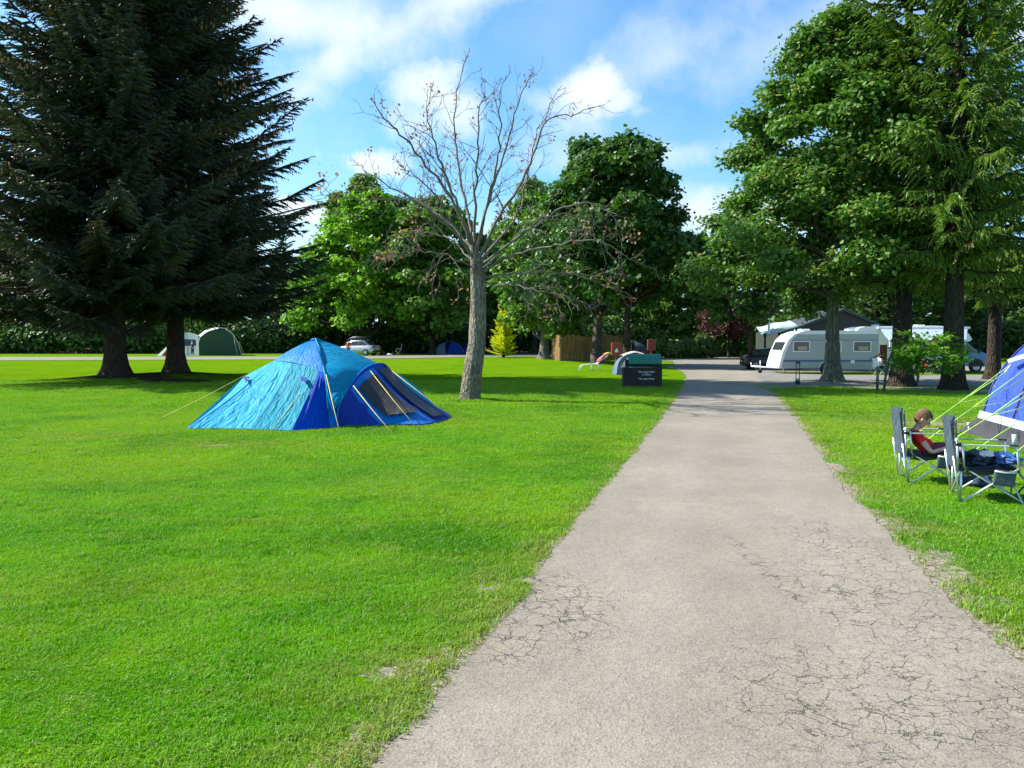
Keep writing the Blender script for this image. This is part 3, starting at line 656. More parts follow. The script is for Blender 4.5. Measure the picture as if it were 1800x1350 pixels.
# right-hand spruces with hanging sunlit sprays
rprof = lambda t: max(.06, (1 - t) ** .55) * (.75 + 1.2 * min(t, .2))
rs = conifer('spruce_tree', 41, 19, 3.3, 4.0, (M['bark_dark'], M['ndl_green'], M['cone']), rprof, .42, 7, (-.30, .20), .14, .36, .16, .36, .55, 'green spruce on the right whose thick trunk stands behind the leaning young tree', 'spruce', 'green spruces beside the side road on the right', tuple(G(1583, 680)), flop=.35, dead=.22, flare=1.35)
rs2 = copy_tree(rs); rs2.location = G(1675, 686); rs2.rotation_euler.z = 2.1; rs2.scale = (.95, .95, 1.05); rs2['label'] = 'green spruce on the right, middle trunk of three, in front of the motorhome cab'
rs3 = copy_tree(rs); rs3.location = G(1745, 668); rs3.rotation_euler.z = 4.0; rs3.scale = (.8, .8, .95); rs3['label'] = 'slim-trunked green spruce on the right, standing just right of the blue van cab'
rs4 = copy_tree(rs); rs4.location = on(18.6, 26.5); rs4.rotation_euler.z = 5.2; rs4.scale = (1, 1, 1.05); rs4['label'] = 'green spruce rising behind the blue tunnel tent at the right edge'

# small leaning young tree with a stake
by = G(1553, 690)
def young():
    rng = np.random.default_rng(3); Y = by.y
    f = lambda px, py, dy=0: np.array(P(px, py, Y + dy)) - np.array(by)
    st = np.array([f(1553, 693), f(1556, 665), f(1561, 640), f(1568, 618), f(1576, 604)]); paths = []
    C = []; 
    ends = [(1590, 598, .3), (1600, 625, -.3), (1625, 605, .2), (1640, 640, -.2), (1665, 612, .3), (1672, 640, -.3), (1612, 645, .1), (1580, 622, -.5), (1650, 598, 0), (1632, 622, .6), (1684, 628, .1), (1588, 640, .4), (1658, 625, -.6), (1606, 612, -.6)]
    for (ex, ey, dy) in ends:
        e = f(ex, ey, dy); o = wig(st[3], e, 6, .04, rng, -.05); paths.append((o, np.linspace(.016, .004, 6)))
        for k in range(12):
            q = e + rng.normal(size=3) * [.22, .22, .14]; C.append(q + rng.normal(size=(16, 3)) * [.085, .085, .045])
            paths.append((wig(o[-2], q, 3, .01, rng), np.array([.006, .004, .003])))
    for k in range(3): 
        e = f(1650 - k * 12, 590 - k * 3, .1); paths.append((wig(f(1660, 612), e, 4, .02, rng), np.array([.006, .005, .004, .003])))
        C.append(e + rng.normal(size=(5, 3)) * .08)
    C = np.concatenate(C); Nn = unit(rng.normal(size=C.shape) * .5 + [-.3, -.2, .9])
    LV, LF = leaf_arrays(C, Nn, .105 * rng.uniform(.7, 1.3, len(C)), rng, 1.2, True)
    TV, TF = tube_np([(st, np.array([.045, .038, .032, .026, .016]))], 8); BV, BF = tube_np(paths, 4)
    finish_tree('young_tree', TV, TF, BV, BF, LV, LF, rng.uniform(0, 1, len(LF)), (M['bark_mid'], M['leaf_small']), 'small leaning young tree with bright green leaves in front of the motorhome', 'young tree', None, tuple(by))
young()

# ---------------------------------------------------------------- the nearly bare tree
def bare():
    rng = np.random.default_rng(19); b0 = G(826, 704); Y = b0.y
    f = lambda px, py, dy=0.0: np.array(P(px, py, Y + dy)) - np.array(b0)
    tr = np.array([f(823, 712), f(825, 702), f(827, 690), f(830, 665), f(834, 635), f(838, 605), f(840, 570), f(841, 535), f(840, 505), f(838, 480), f(836, 455), f(833, 430)])
    trr = np.array([.36, .29, .262, .246, .235, .225, .218, .21, .205, .19, .15, .10])
    paths = []; DL = []
    def fork(p, d, L, r, depth, up):
        """p start, d direction, grows a twisting branch and its side twigs"""
        k = max(4, int(L / .22)); pts = [p]; q = p.copy(); dd = d.copy()
        for i in range(k):
            dd = unit(dd + rng.normal(size=3) * .17 + np.array([0, 0, up * .06])); q = q + dd * L / k; pts.append(q.copy())
        pts = np.array(pts); paths.append((pts, np.linspace(r, max(.004, r * .35), len(pts))))
        if depth <= 0:
            if rng.uniform() < .075: DL.append((q, 1))
            return
        m = int(L / (.42 if depth > 1 else .30)) + 1
        for j in range(m):
            i = rng.integers(max(1, k // 4), k + 1); ax = unit(rng.normal(size=3)); tdir = unit(pts[i] - pts[i - 1]); side = unit(np.cross(tdir, ax))
            fork(pts[i], unit(tdir * .75 + side * rng.uniform(.5, .95) + np.array([0, 0, up * .12])), L * rng.uniform(.32, .58), max(.005, r * .45), depth - 1, up)
    def limb(P_, r0, r1, up=1.0, nsub=9, sl=1.1, dep=1):
        P_ = np.array(P_); s = np.linspace(0, len(P_) - 1, len(P_) * 4); Q = np.stack([np.interp(s, np.arange(len(P_)), P_[:, k]) for k in range(3)], -1)
        for _ in range(2): Q[1:-1] = .25 * Q[:-2] + .5 * Q[1:-1] + .25 * Q[2:]
        Q[1:-1] += rng.normal(size=Q[1:-1].shape) * .025
        paths.append((Q, np.linspace(r0, r1, len(Q)))); n = len(Q)
        for j in range(nsub):
            i = int(n * (.22 + .75 * (j + rng.uniform(0, .8)) / nsub)); i = min(n - 2, i); t = unit(Q[i + 1] - Q[i]); side = unit(np.cross(t, rng.normal(size=3)))
            fork(Q[i], unit(t * .7 + side * .8 + np.array([0, 0, .15 * up])), sl * rng.uniform(.55, 1.15) * (1.15 - .75 * i / n), max(.008, np.interp(i, [0, n], [r0, r1]) * .42), dep, up)
        return Q
    T0 = lambda px, py: f(px, py)
    L_ = [([(833, 440, 0), (815, 395, -.2), (785, 330, -.5), (745, 285, -.8), (705, 235, -1.0), (672, 205, -1.1), (652, 172, -1.2)], 0.076, 0.0096),
          ([(834, 430, 0), (822, 370, .3), (806, 300, .6), (800, 240, .8), (798, 170, .9), (822, 95, 1.0)], 0.072, 0.0080),
          ([(836, 430, 0), (835, 350, -.5), (838, 300, -.8), (842, 240, -1), (836, 190, -1.2), (868, 160, -1.3)], 0.065, 0.0080),
          ([(838, 440, 0), (850, 380, .2), (868, 320, .4), (890, 260, .7), (905, 200, .8), (925, 150, 1), (930, 130, 1)], 0.072, 0.0080),
          ([(842, 455, 0), (870, 395, -.3), (900, 350, -.6), (935, 280, -.8), (952, 230, -1), (965, 205, -1.1), (1010, 200, -1.2), (1062, 184, -1.4)], 0.072, 0.0072),
          ([(842, 460, 0), (880, 420, .5), (910, 380, .9), (925, 310, 1.2), (940, 250, 1.3), (960, 200, 1.4), (988, 150, 1.5)], 0.065, 0.0072),
          ([(832, 440, 0), (795, 395, .5), (760, 370, .9), (720, 345, 1.3), (690, 330, 1.5), (640, 300, 1.7), (628, 285, 1.7)], 0.065, 0.0080),
          ([(832, 450, 0), (800, 410, -.5), (770, 385, -.9), (738, 355, -1.2), (690, 350, -1.5), (620, 352, -1.7), (575, 345, -1.8), (558, 330, -1.9)], 0.054, 0.0064),
          ([(838, 440, 0), (855, 360, -.9), (872, 300, -1.5), (880, 230, -1.9), (875, 180, -2.1), (890, 130, -2.1)], 0.058, 0.0064),
          ([(834, 435, 0), (800, 350, -1.1), (780, 300, -1.6), (760, 240, -2), (748, 200, -2.2), (760, 150, -2.2)], 0.058, 0.0064),
          ([(844, 480, 0), (880, 455, -.3), (930, 440, -.7), (985, 430, -1.2), (1040, 420, -1.6), (1090, 440, -1.8), (1120, 465, -1.9)], 0.061, 0.0064),
          ([(844, 490, 0), (890, 480, .4), (940, 478, .8), (1000, 480, 1.2), (1060, 500, 1.4), (1110, 520, 1.6)], 0.054, 0.0064),
          ([(842, 470, 0), (890, 430, -1), (945, 390, -1.6), (995, 360, -2), (1040, 355, -2.2), (1080, 380, -2.3), (1100, 420, -2.4)], 0.058, 0.0064),
          ([(842, 480, 0), (885, 440, 1.1), (930, 400, 1.9), (985, 372, 2.3), (1035, 385, 2.6), (1085, 420, 2.7)], 0.054, 0.0064),
          ([(846, 500, 0), (900, 500, -.8), (950, 512, -1.3), (1000, 520, -1.5), (1050, 545, -1.7)], 0.036, 0.0056),
          ([(832, 470, 0), (790, 450, -.6), (740, 440, -1.2), (700, 445, -1.5), (660, 455, -1.7)], 0.036, 0.0056),
          ([(832, 460, 0), (800, 425, 1.0), (760, 410, 1.8), (715, 405, 2.2), (680, 420, 2.4)], 0.040, 0.0056),
          ([(832, 455, 0), (800, 400, -1.6), (770, 350, -2.4), (735, 310, -2.8), (700, 290, -3)], 0.050, 0.0064)]
    for pts, r0, r1 in L_:
        dro = pts[-1][1] > 350
        Q = limb([f(*p) for p in pts], r0 * .70, r1, -.7 if dro else .9, 16 if dro else 15, 1.15 if dro else 1.05, 2)
        for _ in range(9 if pts[-1][0] < 860 else 3):
            i = rng.integers(len(Q) // 2, len(Q)); DL.append((Q[i], 1)) if rng.uniform() < .7 else None
    TV, TF = tube_np([(tr, trr)], 18)
    # knots and ribs of old bark
    a = np.arctan2(TV[:, 1] - np.interp(TV[:, 2], tr[:, 2], tr[:, 1]), TV[:, 0] - np.interp(TV[:, 2], tr[:, 2], tr[:, 0])); k = 1 + .07 * np.sin(a * 4 + TV[:, 2] * 1.2) + .05 * np.sin(a * 7 - TV[:, 2] * 3)
    cx_ = np.interp(TV[:, 2], tr[:, 2], tr[:, 0]); cy_ = np.interp(TV[:, 2], tr[:, 2], tr[:, 1]); TV[:, 0] = cx_ + (TV[:, 0] - cx_) * k; TV[:, 1] = cy_ + (TV[:, 1] - cy_) * k
    root = empty('bare_tree', tuple(b0), 0, 'nearly leafless tree with thick leaning grey trunk standing alone right of the blue dome tent', 'tree')
    npobj('trunk', TV, [(TF, 0)], [M['bark_grey']], root, True)
    BV, BF = tube_np(paths, 5); npobj('branches', BV, [(BF, 0)], [M['twig_bark']], root, True)
    # short sawn stub
    s = MB(); s.tube([f(842, 525), f(850, 505, -.15), f(853, 492, -.2)], [.09, .05, .035], 8); s.build('stub', M['bark_grey'], root)
    C = []
    for q, n in DL: C.append(q + rng.normal(size=(rng.integers(3, 9), 3)) * [.10, .10, .08])
    C = np.concatenate(C); LV, LF = leaf_arrays(C, unit(rng.normal(size=C.shape)), .062 * rng.uniform(.6, 1.4, len(C)), rng, 1.3)
    npobj('dead_leaves', LV, [(LF, 0)], [M['leaf_dead']], root, False, {'v': ('FACE', rng.uniform(0, 1, len(LF)))})
M['twig_bark'] = mk('twig_bark', (.15, .125, .10), .85, var=.35, scale=3, obj=False)
M['leaf_dead'] = leafm('withered_leaves', (.24, .10, .06), (.46, .24, .16), .3, .7, 1.0)
bare()

# ---------------------------------------------------------------- middle distance and far trees
def put(o, px, py=None, Y=None, sc=None, rz=0.0, label=None):
    p = G(px, py) if Y is None else on(P(px, 600, Y).x, Y)
    o.location = p; o.rotation_euler.z = rz
    if sc: o.scale = sc if isinstance(sc, tuple) else (sc,) * 3
    if label: o['label'] = label
    return o
centre = decid('broadleaf_tree', 5, 15.2, 6.2, 4.4, 84, 40, 13, .30, .42, .24, (M['bark_mid'], M['leaf_centre']), lambda t: np.interp(t, [0, .1, .3, .6, .85, 1], [.8, 1.0, 1.0, .72, .5, .2]), label='big dark green broadleaf tree behind the board fence, knotted pale trunk', cat='tree', spread=.30, lean=(.02, 0))
put(centre, 1043, Y=61); centre.location.x += .2
red = decid('slim_trunk_tree', 6, 15.5, 5.0, 5.2, 46, 36, 13, .34, .30, .26, (M['bark_spruce'], M['leaf_dark']), label='dark tree with straight reddish trunk rising behind the grey tent', cat='tree', spread=.30)
put(red, 1103, Y=58)
bt = decid('bright_tree', 9, 15.6, 7.8, 2.6, 62, 40, 12, .38, .36, .22, (M['bark_dark'], M['leaf_bright']), lambda t: np.interp(t, [0, .2, .5, .8, 1], [.85, 1.0, .85, .55, .2]), label='bright sunlit green broadleaf tree behind the silver car', cat='tree', spread=.36)
put(bt, 650, Y=86)
birch = decid('birch_tree', 10, 19.5, 4.4, 6.0, 46, 30, 13, .36, .25, .28, (M['bark_mid'], M['leaf_birch']), label='tall pale wispy birch above the bright tree behind the car', cat='birch', spread=.42, gap=.1)
put(birch, 640, Y=95)
b2 = copy_tree(birch); put(b2, 700, Y=101, sc=(1, 1, .93), rz=2, label='pale wispy birch behind the blue folding chair, right of the tallest birch')
b3 = copy_tree(birch); put(b3, 762, Y=96, sc=(.9, .9, .86), rz=4, label='pale thin birch just left of the bare tree trunk, over the small blue tent')
mid = decid('oak_tree', 12, 15, 6.0, 2.4, 52, 36, 12, .42, .34, .25, (M['bark_dark'], M['leaf_mid']), label='mid green tree with dark forked trunk beside the small blue and white tent', cat='tree', spread=.36)
put(mid, 760, Y=84)
m2 = copy_tree(mid); put(m2, 940, Y=88, sc=(1, 1, 1.15), rz=1.2, label='mid green tree between the golden conifer and the board fence')
m3 = copy_tree(red); put(m3, 1318, Y=54, sc=(.62, .62, .60), rz=2.4, label='round-headed green tree at the road junction left of the caravan')
m4 = copy_tree(mid); put(m4, 1160, Y=98, sc=(.8, .8, .72), rz=3.3, label='green tree behind the second red box, left of the clipped hedge')
m5 = copy_tree(mid); put(m5, 1245, Y=100, sc=(.8, .8, .85), rz=4.3, label='green tree over the hedge, left of the purple tree')
m6 = copy_tree(mid); put(m6, 560, Y=94, sc=(.75, .75, .7), rz=5.3, label='green tree seen low between the dark spruces and the bright tree')
pal = decid('slender_tree', 14, 11.5, 3.8, 1.8, 34, 34, 12, .34, .42, .30, (M['bark_grey'], M['leaf_mid']), label='green tree with short pale grey trunk at the left end of the board fence', cat='tree', spread=.30)
put(pal, 957, Y=66)
far = conifer('far_conifer', 51, 17, 4.2, 1.0, (M['bark_dark'], M['ndl_far']), lambda t: max(.05, (1 - t) ** .8), .75, 7, (-.3, .3), .34, .34, .42, .3, .3, 'tall dark conifer in the far wood between the two birches', 'conifer', 'dark conifers in the far wood', maxtw=1.2, wid=.16, spk=.28)
put(far, 735, Y=104)
for px, Y, sc, rz, lb in ((880, 100, 1.02, 1, 'dark conifer of the far wood behind the golden conifer'), (1005, 99, 1.08, 2, 'dark conifer of the far wood behind the board fence'),
                          (1215, 108, .90, 3, 'dark conifer of the far wood above the clipped hedge'), (590, 106, .85, 4, 'dark conifer of the far wood left of the silver car'),
                          (500, 100, .95, 5, 'dark conifer of the far wood right of the tunnel tent'), (1290, 96, .78, .6, 'dark conifer of the far wood behind the purple tree')):
    c = copy_tree(far); put(c, px, Y=Y, sc=sc, rz=rz, label=lb)
gold = conifer('golden_conifer', 61, 5.0, 1.35, .35, (M['bark_dark'], M['leaf_gold']), lambda t: max(.06, (1 - t) ** .8), .22, 8, (.1, .25), .14, .45, .17, .08, .0, 'small bright golden-yellow conifer on the far edge of the lawn', 'conifer', spk=.10, maxtw=.5, wid=.10)
put(gold, 885, Y=69, sc=.87)
pur = decid('purple_tree', 15, 6.6, 3.0, 2.3, 28, 30, 12, .26, .13, .33, (M['bark_dark'], M['leaf_purple']), label='small purple-leaved tree with thin dark trunk beyond the road junction', cat='tree', spread=.26)
put(pur, 1281, Y=88)

def bush(name, seed, c, r, mat, n, ls, label, cat='bush', rot=0.0, group=None, lumps=9):
    rng = np.random.default_rng(seed); C = []; Nn = []
    for k in range(lumps):
        o = np.array([rng.uniform(-.75, .75) * r[0], rng.uniform(-.6, .6) * r[1], rng.uniform(.25, .62) * r[2]])
        u = unit(rng.normal(size=(n // lumps, 3))); u[:, 2] = np.abs(u[:, 2]) * rng.choice([1, 1, -1], len(u))
        p = o + u * np.array([r[0] * .42, r[1] * .5, r[2] * .42]) * rng.uniform(.6, 1.12, (len(u), 1)); C.append(p); Nn.append(u)
    C = np.concatenate(C); Nn = unit(np.concatenate(Nn) + rng.normal(size=C.shape) * .5 + [0, 0, .4]); C[:, 2] = np.clip(C[:, 2], .02, None)
    V, F = leaf_arrays(C, Nn, ls * rng.uniform(.6, 1.3, len(C)), rng)
    root = empty(name, tuple(c), rot, label, cat, group)
    npobj('foliage', V, [(F, 0)], [mat], root, False, {'v': ('FACE', rng.uniform(0, 1, len(F)))})
    b = MB()
    for k in range(9): b.tube([(rng.uniform(-.2, .2) * r[0], rng.uniform(-.2, .2) * r[1], -.05), (rng.uniform(-.6, .6) * r[0], rng.uniform(-.5, .5) * r[1], r[2] * rng.uniform(.5, .8))], [.05, .015], 5)
    b.build('stems', M['bark_dark'], root); return root
bush('hedge', 1, on(P(1178, 600, 84).x, 84), (2.6, 1.4, 2.0), M['leaf_olive'], 5200, .2, 'rounded yellow-green bush beside the second red box', 'bush')
bush('hedge', 2, on(P(1226, 600, 86).x, 86), (2.8, 1.4, 2.2), M['leaf_olive'], 5200, .2, 'rounded yellow-green hedge left of the thin-trunked purple tree', 'bush')
bush('hedge', 3, on(P(1260, 600, 92).x, 92), (2.6, 1.4, 2.6), M['leaf_dark'], 4200, .25, 'dark green bush just below the purple tree', 'bush')
bush('hedge', 4, on(P(430, 600, 92).x, 92), (9, 2.2, 3.9), M['leaf_dark'], 12000, .34, 'long dark hedge behind the green tunnel tent', 'hedge', lumps=16)
bush('hedge', 5, on(P(90, 600, 90).x, 90), (14, 2.4, 4.2), M['leaf_dark'], 16000, .36, 'long dark hedge at far left behind the spruces', 'hedge', lumps=22)

bush('hedge', 6, on(P(720, 600, 95).x, 95), (11, 2.2, 3.4), M['leaf_dark'], 12000, .34, 'long dark undergrowth behind the blue chair and small blue tent', 'hedge', lumps=18)
bush('hedge', 7, on(P(1010, 600, 96).x, 96), (11, 2.2, 3.6), M['leaf_dark'], 12000, .34, 'long dark undergrowth behind the golden conifer and fence', 'hedge', lumps=18)
bush('hedge', 8, on(P(1640, 600, 92).x, 92), (24, 2.4, 5.0), M['leaf_dark'], 18000, .40, 'long dark undergrowth far behind the motorhome', 'hedge', lumps=30)
# far wood: reads as one mass behind everything
def far_wood():
    srcs = [(far, 17.0), (mid, 15.0), (red, 15.5), (bt, 18)]
    rng = np.random.default_rng(77); Vs = []; F3 = []; F4 = []; M3 = []; M4 = []; base = 0; vv3 = []; vv4 = []
    data = []
    mats = [M['bark_dark'], M['ndl_far'], M['leaf_mid'], M['leaf_dark']]
    for si, (o, h) in enumerate(srcs):
        for ch in [q for q in bpy.data.objects if q.parent == o and not q.name.startswith('branches')]:
            me = ch.data; v = np.zeros(len(me.vertices) * 3, np.float32); me.vertices.foreach_get('co', v); v = v.reshape(-1, 3)
            sz = np.zeros(len(me.polygons), np.int32); me.polygons.foreach_get('loop_total', sz); st = np.zeros(len(sz), np.int32); me.polygons.foreach_get('loop_start', st)
            lp = np.zeros(len(me.loops), np.int32); me.loops.foreach_get('vertex_index', lp)
            q4 = lp[(st[sz == 4][:, None] + np.arange(4))]; q3 = lp[(st[sz == 3][:, None] + np.arange(3))] if (sz == 3).any() else np.zeros((0, 3), int)
            mi = 0 if ch.name.startswith('trunk') else [1, 2, 3, 2][si]
            data.append((si, v, q4, q3, mi))
    spots = []
    for row, (Y, stp, s0) in enumerate(((112, 6.5, .88), (121, 7.0, 1.0), (134, 8.0, 1.12))):
        x = -108.0
        while x < 112:
            spots.append((x + rng.uniform(-2, 2), Y + rng.uniform(-3, 3), s0 * rng.uniform(.72, 1.0))); x += stp * rng.uniform(.8, 1.2)
    # nearer wood behind the barn and motorhome on the right, and beyond the left spruces
    for k in range(18): spots.append((rng.uniform(32, 80), rng.uniform(76, 108), rng.uniform(.8, 1.15)))
    for k in range(12): spots.append((rng.uniform(-95, -30), rng.uniform(93, 106), rng.uniform(.7, 1.0)))
    for (x, y, s_) in spots:
        si = rng.choice(4, p=[.5, .22, .24, .04]); a = rng.uniform(0, 6.28); ca, sa = math.cos(a) * s_, math.sin(a) * s_
        if x > 24 and y < 110: si = rng.choice([0, 2, 0])
        if abs(x / y * FPX + 900 - 1210) < 60: s_ *= .62; ca *= .62; sa *= .62
        for (di, v, q4, q3, mi) in data:
            if di != si: continue
            w_ = np.empty_like(v); w_[:, 0] = v[:, 0] * ca - v[:, 1] * sa + x; w_[:, 1] = v[:, 0] * sa + v[:, 1] * ca + y; w_[:, 2] = v[:, 2] * s_ + float(T(x, y))
            Vs.append(w_); F4.append(q4 + base); F3.append(q3 + base); M4.append(np.full(len(q4), mi)); M3.append(np.full(len(q3), mi)); base += len(v)
    V = np.concatenate(Vs); q4 = np.concatenate(F4); q3 = np.concatenate(F3); m4 = np.concatenate(M4); m3 = np.concatenate(M3)
    faces = []
    for mi in range(4):
        faces.append((q4[m4 == mi], mi)); 
        if (m3 == mi).any(): faces.append((q3[m3 == mi], mi))
    nf = sum(len(f) for f, _ in faces if len(f))
    o = npobj('far_wood', V, faces, mats, attrs={'v': ('FACE', rng.uniform(0, 1, nf))})
    tag(o, 'dense far wood of dark conifers and broadleaf trees closing the view', 'wood', kind='stuff')
far_wood()
# ================================================================ fabrics
def fabric(name, col, rough=.45, wr=1.0, trans=.12, fold=14.0, spec=.5):
    m = bpy.data.materials.new(name); m.use_nodes = True; t = NT(m.node_tree)
    u = t.n('ShaderNodeAttribute', attribute_name='fu', out=2); v = t.n('ShaderNodeAttribute', attribute_name='fv', out=2); pos = t.n('ShaderNodeNewGeometry', out=0)
    vec = t.n('ShaderNodeCombineXYZ', {0: t.m('MULTIPLY', u, fold), 1: t.m('MULTIPLY', v, 1.3), 2: 0.0})
    a = t.noise(vec, 1.6, 3, .5, .35); b = t.noise(pos, 5, 3, .5); r = t.m('SUBTRACT', 1, t.m('ABSOLUTE', t.m('MULTIPLY', t.m('SUBTRACT', a, .5), 4)))
    h = t.m('ADD', t.m('MULTIPLY', r, wr), t.m('MULTIPLY', b, .5))
    c = t.mix(t.rng(b, .3, .7), tuple(x * .92 for x in col), tuple(min(1, x * 1.06) for x in col))
    p = t.n('ShaderNodeBsdfPrincipled', {'Base Color': c, 'Roughness': rough, 'Specular IOR Level': spec, 'Normal': t.n('ShaderNodeBump', {'Height': h, 'Strength': .6, 'Distance': .08})})
    tr = t.n('ShaderNodeBsdfTranslucent', {'Color': c})
    t.n('ShaderNodeOutputMaterial', {0: t.n('ShaderNodeMixShader', {0: trans, 1: p, 2: tr})}); return m
M['f_blue'] = fabric('bright_blue_nylon', (.0, .22, .74), spec=.25); M['f_turq'] = fabric('turquoise_nylon', (.0, .31, .56), spec=.15, trans=.25); M['f_light'] = fabric('pale_turquoise_nylon', (.03, .34, .55), .6, .7, fold=4, spec=.12)
M['f_teal'] = fabric('teal_nylon', (.005, .25, .35), .6, .7, fold=4, spec=.12); M['f_navy'] = fabric('royal_blue_nylon', (.008, .05, .42), spec=.3); M['f_deep'] = fabric('deep_blue_nylon', (.010, .035, .20))
M['f_mesh'] = fabric('dark_mesh_window', (.022, .025, .035), .5, .6, .05); M['f_meshblue'] = fabric('smoky_window', (.02, .045, .085), .3, .6, .05)
M['f_royal'] = fabric('mid_blue_nylon', (.0, .075, .58), spec=.08, trans=.05); M['f_win'] = fabric('sky_blue_nylon', (.02, .30, .66), spec=.3, fold=7); M['rope_y'] = mk('yellow_cord', (.62, .50, .12), .7); M['rope_lime'] = mk('lime_cord', (.50, .80, .12), .6, obj=False)
M['f_viol'] = fabric('violet_blue_nylon', (.045, .095, .55), .5, .25, .2, 5); M['f_viold'] = fabric('dark_violet_nylon', (.03, .04, .22), .5, .6)
M['f_skirt'] = fabric('grey_mudflap', (.055, .055, .065), .7, 1.0, .1, 22); M['f_strip'] = fabric('pale_blue_webbing', (.55, .66, .78), .5, .4)
M['f_green'] = fabric('dark_green_canvas', (.028, .070, .045), .7, .5, .05); M['f_pale'] = fabric('pale_canvas', (.62, .68, .66), .6, .5, .3); M['f_mint'] = fabric('mint_canvas', (.42, .60, .46), .6, .5, .3)
M['f_red'] = fabric('red_canvas', (.55, .02, .03), .6, .5, .2); M['f_slate'] = fabric('slate_blue_nylon', (.10, .17, .27), .5, .8); M['f_cream'] = fabric('cream_nylon', (.72, .68, .58), .5, .5, .3)
M['f_chair'] = fabric('dark_slate_polyester', (.065, .10, .13), .55, .8, .2, 8)

def curve(pts, n):
    pts = [Vector(p) for p in pts]; d = [0]
    for a, b in zip(pts, pts[1:]): d.append(d[-1] + (b - a).length)
    L = d[-1] or 1; out = []
    for i in range(n):
        s_ = L * i / (n - 1); k = max(j for j in range(len(d)) if d[j] <= s_ + 1e-9); k = min(k, len(pts) - 2)
        out.append(pts[k].lerp(pts[k + 1], (s_ - d[k]) / max(1e-9, d[k + 1] - d[k])))
    return out
class Cloth:
    """ruled cloth patches between a top and a bottom edge, with creases; one mesh, several fabric colours"""
    def __init__(s, org): s.o = Vector(org); s.V = []; s.F = []; s.fu = []; s.fv = []; s.k = 0
    def patch(s, top, bot, mi=0, nu=18, nv=14, sag=0.0, lift=0.0, amp=.0, seed=0.0, smooth_edges=True):
        t = curve(top if not smooth_edges or len(top) < 3 else catmull(top, 6), nu); b = curve(bot if not smooth_edges or len(bot) < 3 else catmull(bot, 6), nu)
        base = len(s.V)
        for i in range(nu):
            d = b[i] - t[i]; e = (t[min(i + 1, nu - 1)] - t[max(i - 1, 0)]) + (b[min(i + 1, nu - 1)] - b[max(i - 1, 0)])
            n = d.cross(e); n = n.normalized() if n.length > 1e-9 else Vector((0, 0, 1))
            if n.y > 0 and abs(n.z) < .9: n = -n
            if n.z < -.2: n = -n
            for j in range(nv):
                v = j / (nv - 1); u = i / (nu - 1)
                w_ = mnoise.noise(Vector((u * 7 + seed, v * 1.2, s.k))) * amp * math.sin(math.pi * min(1, v * 1.0)) * math.sin(math.pi * u)
                s.V.append(tuple(t[i].lerp(b[i], v) + n * (lift + w_ - sag * math.sin(math.pi * v)) - s.o)); s.fu.append(u * (e.length * nu / 4 + .2) * 1.0 + s.k); s.fv.append(v * (d.length + .1))
        for i in range(nu - 1):
            for j in range(nv - 1): a = base + i * nv + j; s.F.append(((a, a + nv, a + nv + 1, a + 1), mi))
        s.k += 1; return s
    def build(s, name, mats, parent=None):
        by = {}
        for f, mi in s.F: by.setdefault(mi, []).append(f)
        o = npobj(name, s.V, [(v, k) for k, v in by.items()], mats, parent, True, {'fu': ('POINT', s.fu), 'fv': ('POINT', s.fv)}); return o
def rope(a, b, mat, org, parent, r=.006, sag=.02, peg=True, slider=None):
    a, b, org = Vector(a), Vector(b), Vector(org); m = MB()
    m.tube([a - org, a.lerp(b, .5) - org - Vector((0, 0, sag)), b - org], r, 6); o = m.build('guy_rope', mat, parent)
    if peg:
        p = MB(); q = b - org; p.tube([q + Vector((0, 0, .04)), q + (a - b).normalized() * -.02 + Vector((0, 0, -.06))], .006, 5); p.build('peg', M['pocket'], o)
    return o

M['pocket'] = mk('pocket_cloth', (.06, .085, .10), .7, var=.4, scale=14, bump=.6, bscale=16)
